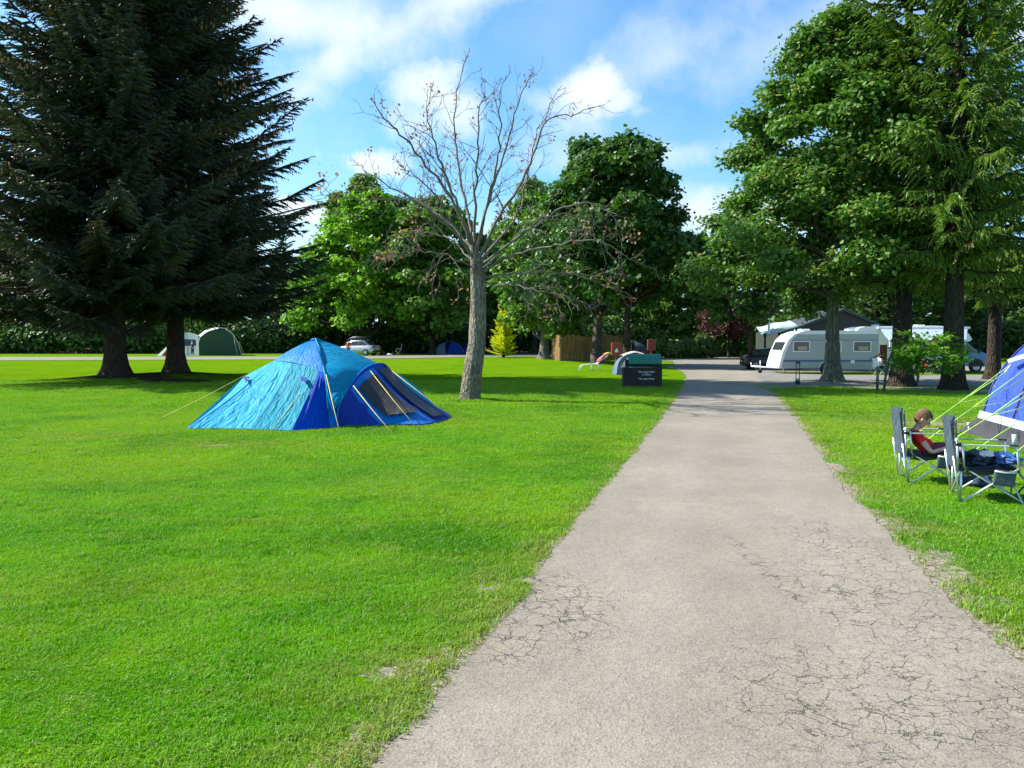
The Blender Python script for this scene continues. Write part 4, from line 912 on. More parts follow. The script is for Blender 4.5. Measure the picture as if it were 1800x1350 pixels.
# ================================================================ blue dome tent
def dome_tent():
    org = G(560, 752); org.y += 1.6; org.z = 0
    root = empty('dome_tent', org, 0, 'big turquoise and blue dome tent with yellow guy ropes pitched on the open lawn', 'tent')
    g = lambda px, py: G(px, py) + Vector((0, 0, .02)); p = P
    A = p(555, 597, 17.0); C0 = p(518, 611, 17.0); C1 = p(480, 635, 16.9); S_ = p(430, 661, 16.9); N_ = p(571, 656, 15.75)
    g0, g1, g2, g3 = g(327, 755), g(442, 756), g(513, 759), g(596, 752)
    cp = [C1, p(508, 636, 16.4), p(541, 644, 16.05), N_]
    R1, R2 = p(602, 611, 17.0), p(628, 624, 17.0); AT = p(664, 639, 17.0)
    c = Cloth(org)
    c.patch([A, A.lerp(C1, .01), A.lerp(C1, .02)], [C1, p(508, 636, 16.4), p(541, 644, 16.05), N_], 0, 22, 16, sag=-.05)                       # blue cap
    arch = [p(664, 639, 17.0), p(645, 645, 16.6), p(630, 658, 16.25), p(613, 682, 15.85), p(600, 704, 15.6), p(593, 722, 15.45), p(591, 738, 15.35)]
    c.patch([C1, S_.lerp(C1, .5), S_], [p(512, 637, 16.4), g(395, 752).lerp(g(442, 756), 1), g0], 2, 4, 4) if False else None
    c.patch([cp[0], p(498, 635, 16.6), p(515, 637, 16.35)], [g0, g(385, 754.5), g1], 2, 26, 16, sag=.06, amp=.06, seed=1)                       # pale panel
    c.patch([S_, C1], [g0, g0.lerp(g1, .03)], 2, 8, 14, sag=.05)
    c.patch([p(515, 637, 16.35), p(541, 644, 16.05), p(561, 652, 15.85)], [g1, g(478, 757), g2], 3, 20, 16, sag=.07, amp=.05, seed=2)           # teal panel
    c.patch([p(561, 652, 15.85), p(566, 654, 15.8), N_], [g2, g(550, 756), g(580, 752.5)], 4, 18, 16, sag=.03, amp=.03, seed=3)                  # blue triangle
    c.patch([N_, N_.lerp(p(575, 657, 15.73), .7)], [g(580, 752.5), g3], 5, 8, 16, sag=.02)                                                     # narrow strip
    c.patch([A, R1, R2, AT], [N_, p(578, 690, 15.55), p(587, 722, 15.45), p(591, 738, 15.35)], 1, 24, 18, sag=-.02) if False else None
    c.patch([A, p(560, 612, 16.75), p(566, 634, 16.3), N_, p(579, 692, 15.5), p(588, 725, 15.3), g(592, 742)], [p(664, 639, 17.0), p(655, 640, 16.8), p(645, 645, 16.6), p(630, 658, 16.25), p(613, 682, 15.85), p(597, 711, 15.5), g(593, 745)], 1, 30, 16, sag=-.05, amp=.03, seed=4)
    # far side of the tent
    bk = lambda px, dy: Vector((G(px, 752).x + .55, 15.2 + dy, .02))
    c.patch([S_, C1, C0, A, R1, R2, AT], [bk(345, 3.3), bk(400, 4.0), bk(450, 4.5), bk(520, 4.8), bk(580, 4.8), bk(630, 4.6), bk(680, 4.3)], 1, 30, 12, sag=-.12)
    c.patch([S_, S_.lerp(bk(345, 3.3), .03)], [g0, bk(345, 3.3)], 2, 8, 8)
    c.build('flysheet', [M['f_blue'], M['f_turq'], M['f_light'], M['f_teal'], M['f_royal'], M['f_blue']], root)
    # porch: arch pole down to the ground line
    top = [p(592, 742, 15.3), p(596, 712, 15.5), p(613, 682, 15.85), p(630, 658, 16.25), p(648, 644, 16.65), p(664, 639, 17.0), p(678, 642, 17.35), p(692, 660, 17.7)]
    bot = [g(594, 750), g(632, 749), g(668, 749), g(705, 748.5), g(735, 749), g(752, 748), g(775, 742), g(793, 736)]
    tc = curve(catmull(top, 8), 64); bc = curve(catmull(bot, 8), 64)
    q = Cloth(org)
    q.patch(top, bot, 0, 40, 14, sag=.09, amp=.03, seed=5)
    q.patch([p(692, 660, 17.7), p(694, 664, 18.2), p(700, 700, 18.9)], [g(793, 736), g(792, 731), bk(680, 4.3)], 0, 8, 8, sag=.04)
    q.build('porch', [M['f_navy']], root)
    def sub(u0, u1, v0, v1, mi, name, seed=0, lift=.025, parent=root):
        w = Cloth(org); n = 14
        cc = lambda u, v: tc[min(63, int(u * 63))].lerp(bc[min(63, int(u * 63))], v)
        t_ = [cc(u0[0] + (u0[1] - u0[0]) * i / n, v0) for i in range(n + 1)]; b_ = [cc(u1[0] + (u1[1] - u1[0]) * i / n, v1) for i in range(n + 1)]
        w.patch(t_, b_, 0, 16, 12, sag=.09 * (v1 - v0), lift=lift, amp=.015, seed=seed, smooth_edges=False); return w.build(name, [mi], parent)
    sub((.30, .62), (.26, .66), .04, .99, M['f_blue'], 'door_panel', 1, .014)
    sub((.36, .58), (.34, .60), .14, .80, M['f_mesh'], 'mesh_window', 2, .034)
    sub((.655, .78), (.70, .92), .10, .93, M['f_meshblue'], 'mesh_window', 3, .03)
    sub((.80, .99), (.94, .995), .0, 1.0, M['f_deep'], 'porch_edge', 4, .02)
    # side vent and hooded window of the pale panel
    w = Cloth(org); w.patch([p(440, 674, 16.55), p(497, 675, 16.25)], [p(434, 706, 15.85), p(486, 707, 15.65)], 0, 12, 10, sag=-.02, lift=.07, amp=.04, seed=6); w.build('side_window', [M['f_win']], root)
    w = Cloth(org); w.patch([p(429, 672, 16.6), p(441, 674, 16.5)], [p(434, 684, 16.2), p(435, 684.5, 16.2)], 0, 5, 5, lift=.14); w.build('vent', [M['f_deep']], root)
    w = Cloth(org); w.patch([p(529, 673, 15.85), p(541, 675, 15.8)], [p(531, 682, 15.6), p(540, 681, 15.6)], 0, 6, 5, lift=.13); w.build('vent', [M['f_navy']], root)
    s = MB(); s.tube([x - org for x in catmull(top, 5)], .016, 6); s.build('arch_pole', M['f_blue'], root)
    s = MB(); s.tube([x - org + Vector((0, -.02, .015)) for x in (A, p(561, 612, 16.7), p(567, 634, 16.25), N_, p(578, 700, 15.4), g3)], .012, 6); s.build('seam', M['f_light'], root)
    for a, b in (((430, 660, 16.9), (284, 735)), ((573, 658, 15.7), (598, 764)), ((621, 678, 15.8), (692, 765)), ((651, 652, 16.5), (735, 756)), ((537, 676, 15.75), (478, 758)), ((676, 642, 17.3), (812, 745))):
        rope(p(*a), G(*b) + Vector((0, 0, .01)), M['rope_y'], org, root, .0065, .02)
    s = MB(); s.tube([A - org + Vector((-.10, 0, -.01)), A - org + Vector((0, 0, .02)), A - org + Vector((.10, 0, -.01))], .02, 6); s.build('roof_cap', M['f_blue'], root)
dome_tent()

# ================================================================ tunnel tent at the right edge
def tunnel_tent():
    org = Vector((9.2, 12.6, 0)); root = empty('tunnel_tent', org, 0, 'violet-blue tunnel tent with lime guy ropes and grey mudflap, cut off by the right edge', 'tent')
    def arch(f, z0=.3):
        x0 = 8.15 - .95 * f; y0 = 14.3 - 3.8 * f; s_ = 1 - .06 * abs(f - .5)
        pr = [(0, z0), (.07, .55), (.20, .92), (.45, 1.30), (.85, 1.68), (1.4, 1.95), (2.0, 2.05), (2.6, 1.95), (3.15, 1.68), (3.6, 1.2), (3.85, .7), (3.95, z0)]
        return [Vector((x0 + a * s_ + .2 * 0, y0, z_ * s_)) for a, z_ in pr]
    c = Cloth(org)
    for i, (f0, f1, mi) in enumerate(((0, .36, 0), (.36, .40, 1), (.40, .74, 0), (.74, .78, 1), (.78, 1.05, 0))): c.patch(arch(f0), arch(f1), mi, 48, 8, sag=.03, amp=.03, seed=i)
    c.patch(arch(0), [Vector((8.15 + 4 * t_, 14.4, .02)) for t_ in (0, .5, 1)], 0, 30, 6, sag=-.1); c.patch(arch(1.05), [Vector((7.15 + 4 * t_, 10.1, .02)) for t_ in (0, .5, 1)], 0, 30, 6, sag=-.1)
    c.build('flysheet', [M['f_viol'], M['f_viold']], root)
    for f in (0, .38, .76, 1.05):
        s = MB(); s.tube([x - org + Vector((-.01, 0, .01)) for x in catmull(arch(f), 4)], .014, 6); s.build('pole_sleeve', M['f_viold'], root)
    c = Cloth(org); c.patch([Vector((8.13, 14.35, .40)), Vector((7.16, 10.3, .40))], [Vector((8.09, 14.35, .27)), Vector((7.1, 10.3, .27))], 0, 24, 3); c.build('webbing_strip', [M['f_strip']], root)
    c = Cloth(org); c.patch([Vector((8.09, 14.35, .28)), Vector((7.1, 10.3, .28))], [Vector((7.86, 14.6, .01)), Vector((7.62, 12.9, .01)), Vector((6.95, 10.3, .01))], 0, 34, 8, sag=.02, amp=.05); c.build('mudflap', [M['f_skirt']], root)
    w = Cloth(org); w.patch([arch(.44)[k].lerp(arch(.44)[k + 1], .3) for k in (1, 2, 3)], [arch(.70)[k].lerp(arch(.70)[k + 1], .3) for k in (1, 2, 3)], 0, 10, 10, lift=.03); w.build('window', [M['f_meshblue']], root)
    w = Cloth(org); w.patch([P(1772, 634, 13.9), P(1800, 624, 13.6), P(1830, 618, 13.2)], [P(1774, 640, 13.7), P(1800, 632, 13.4), P(1830, 628, 13.0)], 0, 8, 5, lift=.02); w.build('vent_hood', [M['f_strip']], root)
    nodes = {'a': P(1686, 708, 13.2), 'b': P(1711, 716, 12.4), 'c': P(1742, 731, 11.6)}
    for e, nd in (((1778, 640, 13.9), 'a'), ((1772, 652, 13.9), 'a'), ((1742, 698, 13.9), 'a'), ((1800, 651, 13.0), 'b'), ((1796, 668, 12.9), 'b'), ((1775, 706, 12.9), 'b'), ((1810, 682, 12.0), 'c'), ((1815, 690, 12.0), 'c'), ((1810, 714, 12.0), 'c')):
        rope(P(*e), nodes[nd], M['rope_lime'], org, root, .0075, .0, False)
    for nd, gg in (('a', (1590, 778)), ('b', (1606, 790)), ('c', (1640, 795))): rope(nodes[nd], G(*gg), M['rope_lime'], org, root, .0075, 0)
    rope(P(1784, 746, 11.9), G(1700, 800), M['rope_lime'], org, root, .0075, 0); rope(P(1812, 775, 11.0), G(1760, 815), M['rope_lime'], org, root, .0075, 0)
    for (e, f) in (((1777, 641, 13.8), (1766, 655, 13.7)), ((1752, 670, 13.7), (1746, 682, 13.6))):
        s = MB(); s.tube([P(*e) - org, P(*f) - org], .012, 6); s.build('rope_slider', M['white'], root)
tunnel_tent()

# ================================================================ camp chairs
def camp_chair(org, rz, label):
    root = empty('camp_chair', org, rz, label, 'camping chair', 'folding armchairs beside the drive')
    m = lambda: MB(); W2 = .27
    for s_ in (-1, 1):
        y = s_ * W2
        a = m(); a.tube([(0, y, 0), (.0, y, .34)], .011, 8); a.tube([(-.03, y, .30), (-.045, y, .60)], .011, 8); a.tube([(.03, y, .30), (.0, y, .60)], .011, 8); a.build('rear_leg', M['steel'], root)
        a = m(); a.tube([(-.01, y + .01 * s_, .015), (-.075, y + .012 * s_, .46)], .010, 8); a.build('rear_strut', M['steel'], root)
        a = m(); a.tube([(.02, y, .01), (.50, y, .36)], .012, 8); a.build('cross_leg', M['steel_w'], root)
        a = m(); a.tube([(.04, y - .025 * s_, .34), (.56, y - .025 * s_, .01)], .010, 8); a.build('cross_leg', M['steel'], root)
        a = m(); a.box((.23, y, .575), (.50, .026, .014), bev=.005); ar = a.build('armrest', M['steel_w'], root)
        for jc, js in (((.45, y, .583), (.08, .034, .014)), ((-.03, y, .575), (.045, .032, .035)), ((.0, y, .33), (.055, .03, .035))): b = m(); b.box(jc, js, bev=.006); b.build('joint', M['black'], ar)
        a = m(); a.tube([(.47, y, .57), (.50, y, .36)], .011, 8); a.build('front_post', M['steel_w'], root)
        a = m(); a.tube([(-.05, y, .56), (-.062, y * .95, .82)], .009, 8); a.build('back_post', M['pocket'], root)
        a = m(); a.ell((-.048, y, .62), (.018, .018, .022), 8, 6); a.build('rivet_cap', M['white'], root)
    a = m(); a.tube([(.0, -W2, .02), (.0, 0, .20), (.0, W2, .34)], .008, 6); a.tube([(.0, W2, .02), (.0, 0, .20), (.0, -W2, .34)], .008, 6); a.build('rear_cross', M['steel_w'], root)
    a = m(); a.tube([(.54, -W2, .02), (.5, 0, .18), (.48, W2, .34)], .008, 6); a.tube([(.54, W2, .02), (.5, 0, .18), (.48, -W2, .34)], .008, 6); a.build('front_cross', M['steel_w'], root)
    o = Vector((0, 0, 0)); c = Cloth(o); n = 9
    # back cloth with wrapped edges
    top = [Vector((-.062 + .03 * math.cos(t_ * math.pi), y, .84 - .03 * abs(t_) ** 3)) for t_, y in [(-1 + 2 * i / 8, -.27 + .54 * i / 8) for i in range(9)]]
    bot = [Vector((-.03 - .03 * (1 - t_ * t_), y, .34)) for t_, y in [(-1 + 2 * i / 8, -.26 + .52 * i / 8) for i in range(9)]]
    c.patch(top, bot, 0, 14, 12, sag=.0, amp=.03); 
    c.patch([x + Vector((-.022, 0, .0)) for x in top], [x + Vector((-.02, 0, .0)) for x in bot], 0, 14, 12, amp=.02); c.patch(top, [x + Vector((-.022, 0, 0)) for x in top], 0, 14, 3)
    for e in (0, 8): c.patch([top[e], bot[e]], [top[e] + Vector((-.022, 0, 0)), bot[e] + Vector((-.02, 0, 0))], 0, 8, 3)
    # the slack top corner that sticks out on each side
    c.build('backrest', [M['f_chair']], root)
    c = Cloth(o); fr = [Vector((.50, y, .375 - .03 * (1 - (y / .27) ** 2))) for y in [-.27 + .54 * i / 8 for i in range(9)]]; re = [Vector((-.02, y, .35 - .09 * (1 - (y / .27) ** 2))) for y in [-.27 + .54 * i / 8 for i in range(9)]]
    c.patch(re, fr, 0, 14, 12, sag=.035); lo = [x + Vector((0, 0, -.012)) for x in fr]; c.patch(re, lo, 0, 14, 12, sag=.05); c.patch(fr, [x + Vector((.01, 0, -.05)) for x in fr], 0, 14, 4); c.build('seat', [M['f_chair']], root)
    a = MB(); a.box((.37, -W2 - .035, .265), (.19, .05, .15), Matrix.Rotation(.12, 3, 'Y'), .02); pk = a.build('side_pocket', M['pocket'], root)
    a = MB(); a.tube([(.28, -W2 - .062, .335), (.37, -W2 - .068, .322), (.46, -W2 - .062, .325)], .008, 6); a.build('pocket_trim', M['steel_w'], pk)
    return root
c1o = (Vector(G(1598, 851)) + Vector(G(1580, 838))) / 2; c2o = (Vector(G(1690, 884)) + Vector(G(1672, 865))) / 2
CH1, CH2 = R(-15), R(-20)
camp_chair(c1o, CH1, 'silver-framed folding camp chair holding the boy in the red t-shirt')
camp_chair(c2o, CH2, 'silver-framed folding camp chair nearer the camera with dark jackets on its seat')

# ================================================================ people
def skin_obj(name, joints, edges, mat, parent=None, sub=2, root_i=0, origin=(0, 0, 0)):
    """joints: list of ((x,y,z), r or (rx,ry))"""
    me = bpy.data.meshes.new(name); me.from_pydata([j[0] for j in joints], edges, []); me.materials.append(mat)
    o = bpy.data.objects.new(name, me); link(o); o.parent = parent
    md = o.modifiers.new('skin', 'SKIN'); md.use_smooth_shade = True; md.branch_smoothing = .7
    if not me.skin_vertices: me.skin_vertices.new()
    for i, j in enumerate(joints):
        r = j[1]; me.skin_vertices[0].data[i].radius = r if isinstance(r, (tuple, list)) else (r, r); me.skin_vertices[0].data[i].use_root = (i == root_i)
    sd = o.modifiers.new('sub', 'SUBSURF'); sd.levels = sub; sd.render_levels = sub
    dg = bpy.context.evaluated_depsgraph_get(); new = bpy.data.meshes.new_from_object(o.evaluated_get(dg)); o.modifiers.clear(); o.data = new
    new.polygons.foreach_set('use_smooth', [True] * len(new.polygons)); return o
def join_into(o, others):
    """join evaluated meshes into one mesh (the body stays one mesh)"""
    import bmesh
    bm = bmesh.new(); bm.from_mesh(o.data)
    for q in others: bm.from_mesh(q.data)
    bm.to_mesh(o.data); bm.free()
    for q in others: bpy.data.objects.remove(q)
M['hair_boy'] = mk('brown_hair', (.20, .105, .05), .7, var=.35, scale=60, bump=.6, bscale=120)
M['hair_dark'] = mk('dark_hair', (.05, .03, .02), .7)
M['tee_red'] = mk('red_cotton', (.80, .010, .016), .75, var=.1, bump=.5, bscale=18)
M['shorts'] = mk('maroon_shorts', (.16, .03, .045), .8, bump=.4); M['navy'] = mk('navy_cloth', (.02, .03, .08), .8, bump=.5, bscale=14); M['whitecloth'] = mk('white_cloth', (.75, .75, .76), .8)
M['shoe'] = mk('black_shoe', (.02, .02, .022), .6); M['lips'] = mk('lips', (.45, .17, .14), .5); M['eye'] = mk('eye', (.05, .04, .03), .2)
def hand(base, d, up, s_, curl, side):
    """palm and five separate bent fingers; d forward, up = back of hand"""
    d = Vector(d).normalized(); up = Vector(up).normalized(); r = d.cross(up).normalized() * side; objs = []
    b = MB(); b.ell(Vector(base) + d * .032 * s_, (.030 * s_, .026 * s_, .013 * s_), 10, 6, Matrix((d, r, up)).transposed())
    for k, (o, L) in enumerate(((-.020, .052), (-.007, .060), (.007, .056), (.019, .044))):
        p0 = Vector(base) + d * .055 * s_ + r * o * s_; pts = [p0]; a = 0
        for j in range(3): a += curl; pts.append(pts[-1] + (d * math.cos(a) - up * math.sin(a)) * L * s_ / 3 * (1.15 - .15 * j))
        b.tube(pts, [.0075 * s_, .0072 * s_, .0066 * s_, .0045 * s_], 7)
    p0 = Vector(base) + d * .015 * s_ - r * .024 * s_
    b.tube([p0, p0 + (d * .5 - r * .7 - up * .2) * .024 * s_, p0 + (d * .9 - r * .75 - up * .4) * .042 * s_, p0 + (d * 1.2 - r * .45 - up * .6) * .055 * s_], [.010 * s_, .009 * s_, .008 * s_, .005 * s_], 7)
    return b
def head(b, c, s_, yaw_pitch, hairmat, root):
    """head with face; c centre, s_ scale (adult 1 = 0.11 half height)"""
    M3 = yaw_pitch; q = lambda x, y, z: Vector(c) + M3 @ Vector((x, y, z)) * s_
    b.ell(q(0, 0, .012), (.088 * s_, .074 * s_, .098 * s_), 18, 12, M3); b.ell(q(.030, 0, -.050), (.052 * s_, .050 * s_, .058 * s_), 14, 8, M3)
    b.tube([q(.086, 0, .012), q(.106, 0, -.018), q(.088, 0, -.030)], [.008 * s_, .014 * s_, .010 * s_], 8)
    for y in (-1, 1):
        b.ell(q(-.004, y * .076, -.008), (.020 * s_, .008 * s_, .028 * s_), 10, 6, M3)
def boy():
    base = Matrix.Translation(c1o) @ Matrix.Rotation(CH1, 4, 'Z') @ Matrix.Translation((.085, -.02, -.03)); 
    root_o = None; k = .95
    J = [((.13, 0, .40), (.095, .075)), ((.05, 0, .47), (.085, .07)), ((0, 0, .545), (.095, .07)), ((.0, 0, .60), (.06, .05)), ((.035, 0, .645), .036), ((.06, 0, .685), .045),
         ((.02, -.115, .575), .042), ((.10, -.175, .46), .033), ((.155, -.20, .39), .027), ((.27, -.175, .425), .025), ((.345, -.135, .455), .019),
         ((.02, .115, .575), .042), ((.11, .17, .47), .033), ((.17, .19, .40), .027), ((.28, .155, .43), .025), ((.345, .10, .46), .019),
         ((.17, -.065, .395), .066), ((.34, -.085, .415), .060), ((.50, -.10, .40), .046), ((.53, -.105, .22), .042), ((.55, -.11, .07), .029), ((.62, -.12, .035), .026),
         ((.17, .065, .395), .066), ((.34, .085, .415), .060), ((.50, .10, .40), .046), ((.53, .105, .22), .042), ((.55, .11, .07), .029), ((.62, .12, .035), .026)]
    E = [(0, 1), (1, 2), (2, 3), (3, 4), (4, 5), (3, 6), (6, 7), (7, 8), (8, 9), (9, 10), (3, 11), (11, 12), (12, 13), (13, 14), (14, 15), (0, 16), (16, 17), (17, 18), (18, 19), (19, 20), (20, 21), (0, 22), (22, 23), (23, 24), (24, 25), (25, 26), (26, 27)]
    body = skin_obj('person', J, E, M['skin']); body.matrix_world = base
    tag(body, 'seated boy with short brown hair in a red t-shirt, head bowed over his hands', 'person')
    tilt = Matrix.Rotation(R(38), 3, 'Y'); hc = Vector((.09, 0, .748)); b = MB(); head(b, hc, .98, tilt, None, None)
    hd = b.build('h', M['skin'], None); h1 = hand((.35, -.13, .457), (.9, .35, .1), (0, 0, 1), .85, .45, 1).build('a', M['skin']); h2 = hand((.35, .095, .462), (.9, -.35, .1), (0, 0, 1), .85, .45, -1).build('b', M['skin'])
    join_into(body, [hd, h1, h2])
    q = lambda x, y, z: hc + tilt @ Vector((x, y, z))
    b = MB(); rng = random.Random(4)
    for k_ in range(1400):
        a = rng.uniform(0, 6.283); e = math.acos(rng.uniform(-.25, 1)); d = Vector((math.sin(e) * math.cos(a), math.sin(e) * math.sin(a), math.cos(e)))
        if d.x > .45 and d.z < .52: continue
        if d.z < .05 and d.x > -.05: continue
        if d.z < -.1 and d.x > -.55: continue
        p0 = Vector((d.x * .088, d.y * .074, .012 + d.z * .098)) * .985; t_ = Vector((.5, rng.uniform(-.5, .5), -.35)); t_ = (t_ - d * t_.dot(d)).normalized()
        p1 = p0 + d * .012 + t_ * .024; w = d.cross(t_) * .0045; b.add([q(*(p0 - w)), q(*(p0 + w)), q(*p1)], [(0, 1, 2)])
    b.ell(q(-.008, 0, .020), (.088, .076, .100), 20, 12, tilt); 
    hair = b.build('hair', M['hair_boy'], body, False)
    # drop the cap where the face is
    import bmesh
    bm = bmesh.new(); bm.from_mesh(hair.data); inv = tilt.inverted(); kill = []
    for f in bm.faces:
        c_ = inv @ (f.calc_center_median() - hc)
        if (c_.x > .030 and c_.z < .058) or (c_.z < -.012 and c_.x > .0) or c_.z < -.06: kill.append(f)
    bmesh.ops.delete(bm, geom=kill, context='FACES'); bm.to_mesh(hair.data); bm.free()
    for y in (-1, 1): b = MB(); b.ell(q(.084, y * .030, .008), (.008, .012, .007), 8, 6, tilt); b.build('eye', M['eye'], body)
    b = MB(); b.ell(q(.083, 0, -.052), (.007, .018, .006), 8, 6, tilt); b.build('mouth', M['lips'], body)
    Js = [((.20, 0, .415), (.115, .092)), ((.10, 0, .455), (.115, .095)), ((0.01, 0, .545), (.118, .088)), ((.003, 0, .607), (.074, .064)), ((.02, -.12, .578), .054), ((.075, -.165, .49), .050), ((.02, .12, .578), .054), ((.08, .16, .50), .050)]
    sh = skin_obj('t_shirt', Js, [(0, 1), (1, 2), (2, 3), (3, 4), (4, 5), (3, 6), (6, 7)], M['tee_red'], body)
    Js = [((.13, 0, .38), (.10, .08)), ((.18, -.065, .395), .078), ((.34, -.085, .415), .074), ((.45, -.095, .41), .066), ((.18, .065, .395), .078), ((.34, .085, .415), .074), ((.45, .095, .41), .066)]
    skin_obj('shorts', Js, [(0, 1), (1, 2), (2, 3), (0, 4), (4, 5), (5, 6)], M['shorts'], body)
    for y in (-1, 1):
        b = MB(); b.ell((.63, y * .122, .045), (.115, .045, .042), 14, 8, Matrix.Rotation(y * .1, 3, 'Z')); b.box((.63, y * .122, .012), (.23, .085, .02), Matrix.Rotation(y * .1, 3, 'Z'), .008); b.ell((.565, y * .115, .085), (.05, .042, .04), 12, 6); b.build('shoe', M['shoe'], body)
    b = MB(); b.box((.405, -.02, .475), (.075, .13, .012), Matrix.Rotation(-.5, 3, 'Y'), .004); g_ = b.build('game_console', M['steel_w']); g_.matrix_world = base; tag(g_, 'small pale handheld gadget in the hands of the seated boy', 'gadget')
boy()
def crumple(name, c, r, mat, seed, label, cat, rz=0, lvl=4, amp=.35, parent=None):
    import bmesh
    bm = bmesh.new(); bmesh.ops.create_icosphere(bm, subdivisions=lvl, radius=1)
    for v in bm.verts:
        n = mnoise.fractal(v.co * 1.6 + Vector((seed, 0, 0)), .8, 2.1, 4) * amp; rd = 1 - abs(mnoise.noise(v.co * 3.2 + Vector((0, seed, 0)))) * .55
        v.co = Vector((v.co.x * r[0], v.co.y * r[1], v.co.z * r[2])) * (rd + n)
    me = bpy.data.meshes.new(name); bm.to_mesh(me); bm.free(); me.materials.append(mat)
    for p_ in me.polygons: p_.use_smooth = True
    o = bpy.data.objects.new(name, me); link(o); o.location = c; o.rotation_euler = (0, 0, rz); o.parent = parent
    return tag(o, label, cat) if label else o
ch2 = Matrix.Translation(c2o) @ Matrix.Rotation(CH2, 4, 'Z')
M['jk'] = mk('shiny_navy_nylon', (.018, .03, .065), .28, var=.5, scale=9, bump=.8, bscale=22)
M['jkb'] = mk('blue_nylon', (.03, .10, .30), .3, var=.5, scale=9, bump=.8, bscale=22)
crumple('jacket', ch2 @ Vector((.17, .0, .415)), (.19, .23, .085), M['jk'], 3, 'crumpled shiny navy jacket heaped at the back of the empty chair seat', 'jacket', CH2)
crumple('jacket', ch2 @ Vector((.40, -.02, .425)), (.15, .22, .065), M['jkb'], 8, 'crumpled blue jacket at the front of the empty chair seat', 'jacket', CH2 + .3)
crumple('cloth', ch2 @ Vector((.24, -.12, .475)), (.075, .06, .035), M['whitecloth'], 5, 'small white cloth lying on the navy jacket', 'cloth')
crumple('backpack', G(1722, 856) + Vector((0, 0, .06)), (.17, .14, .09), M['navy'], 12, 'dark bag lying on the grass between the two camp chairs', 'bag')
def bottle():
    p = P(1778, 776, 8.0); r = empty('cup', p, 0, 'small pale drinking cup standing on the arm of the nearer camp chair', 'cup')
    p = ch2 @ Vector((.45, -.27, .594)); r.location = p
    b = MB(); b.lathe([(0, 0), (.018, 0), (.022, .09), (.019, .09), (.016, .01)], n=16); b.build('cup_body', M['cupm'], r); b = MB(); b.lathe([(.0235, .088), (.0235, .097), (0, .10)], n=16); b.build('lid', M['white'], r)
M['cupm'] = mk('pale_plastic', (.55, .58, .60), .3)
bottle()
def solar():
    g = G(1702, 763); r = empty('garden_light', g, 0, 'small metal stake light in the grass between the guy ropes', 'garden light')
    b = MB(); b.tube([(0, 0, -.03), (0, 0, .15)], .006, 8); b.build('stake', M['steel_w'], r); b = MB(); b.lathe([(0, .14), (.02, .15), (.024, .19), (0, .19)]); b.build('lens', M['cupm'], r); b = MB(); b.lathe([(.028, .19), (.028, .20), (0, .215)]); b.build('cap', M['steel'], r)
solar()
M['brown'] = mk('brown_canvas', (.16, .10, .065), .85, bump=.5, bscale=14)
def stool():
    c = ch2 @ Vector((.80, .15, 0)); c.z = 0; r = empty('camp_stool', c, .2, 'brown canvas camp stool just beyond the front of the nearer camp chair', 'stool')
    q = Cloth((0, 0, 0)); q.patch([Vector((-.2, y, .36 - .04 * (1 - (y / .2) ** 2))) for y in (-.2, -.1, 0, .1, .2)], [Vector((.2, y, .36 - .04 * (1 - (y / .2) ** 2))) for y in (-.2, -.1, 0, .1, .2)], 0, 10, 10, sag=.04); q.build('seat', [M['brown']], r)
    for s_ in (-1, 1):
        for t_ in (-1, 1): b = MB(); b.tube([(s_ * .2, t_ * .2, .36), (s_ * .18, -t_ * .18, 0)], .011, 8); b.build('leg', M['steel'], r)
stool()

# ================================================================ bin store with the notice
M['wood_dark'] = mk('dark_stained_boards', (.030, .020, .016), .8, var=.5, scale=5, bump=.5, stretch=(1, 1, .15)); M['wood_fence'] = mk('orange_brown_boards', (.28, .145, .055), .8, var=.35, scale=2.5, bump=.3, stretch=(1, 1, .2))
M['roof_green'] = mk('green_corrugated_sheet', (.012, .17, .11), .45, var=.12)
def text(body, size, mat, name, parent, loc, rot, ext=.002, align='CENTER'):
    cu = bpy.data.curves.new(name, 'FONT'); cu.body = body; cu.size = size; cu.extrude = ext; cu.align_x = align; cu.space_line = .95
    o = bpy.data.objects.new(name, cu); link(o); dg = bpy.context.evaluated_depsgraph_get(); me = bpy.data.meshes.new_from_object(o.evaluated_get(dg)); bpy.data.objects.remove(o)
    me.materials.clear(); me.materials.append(mat); n = bpy.data.objects.new(name, me); link(n); n.parent = parent; n.location = loc; n.rotation_euler = rot; return n
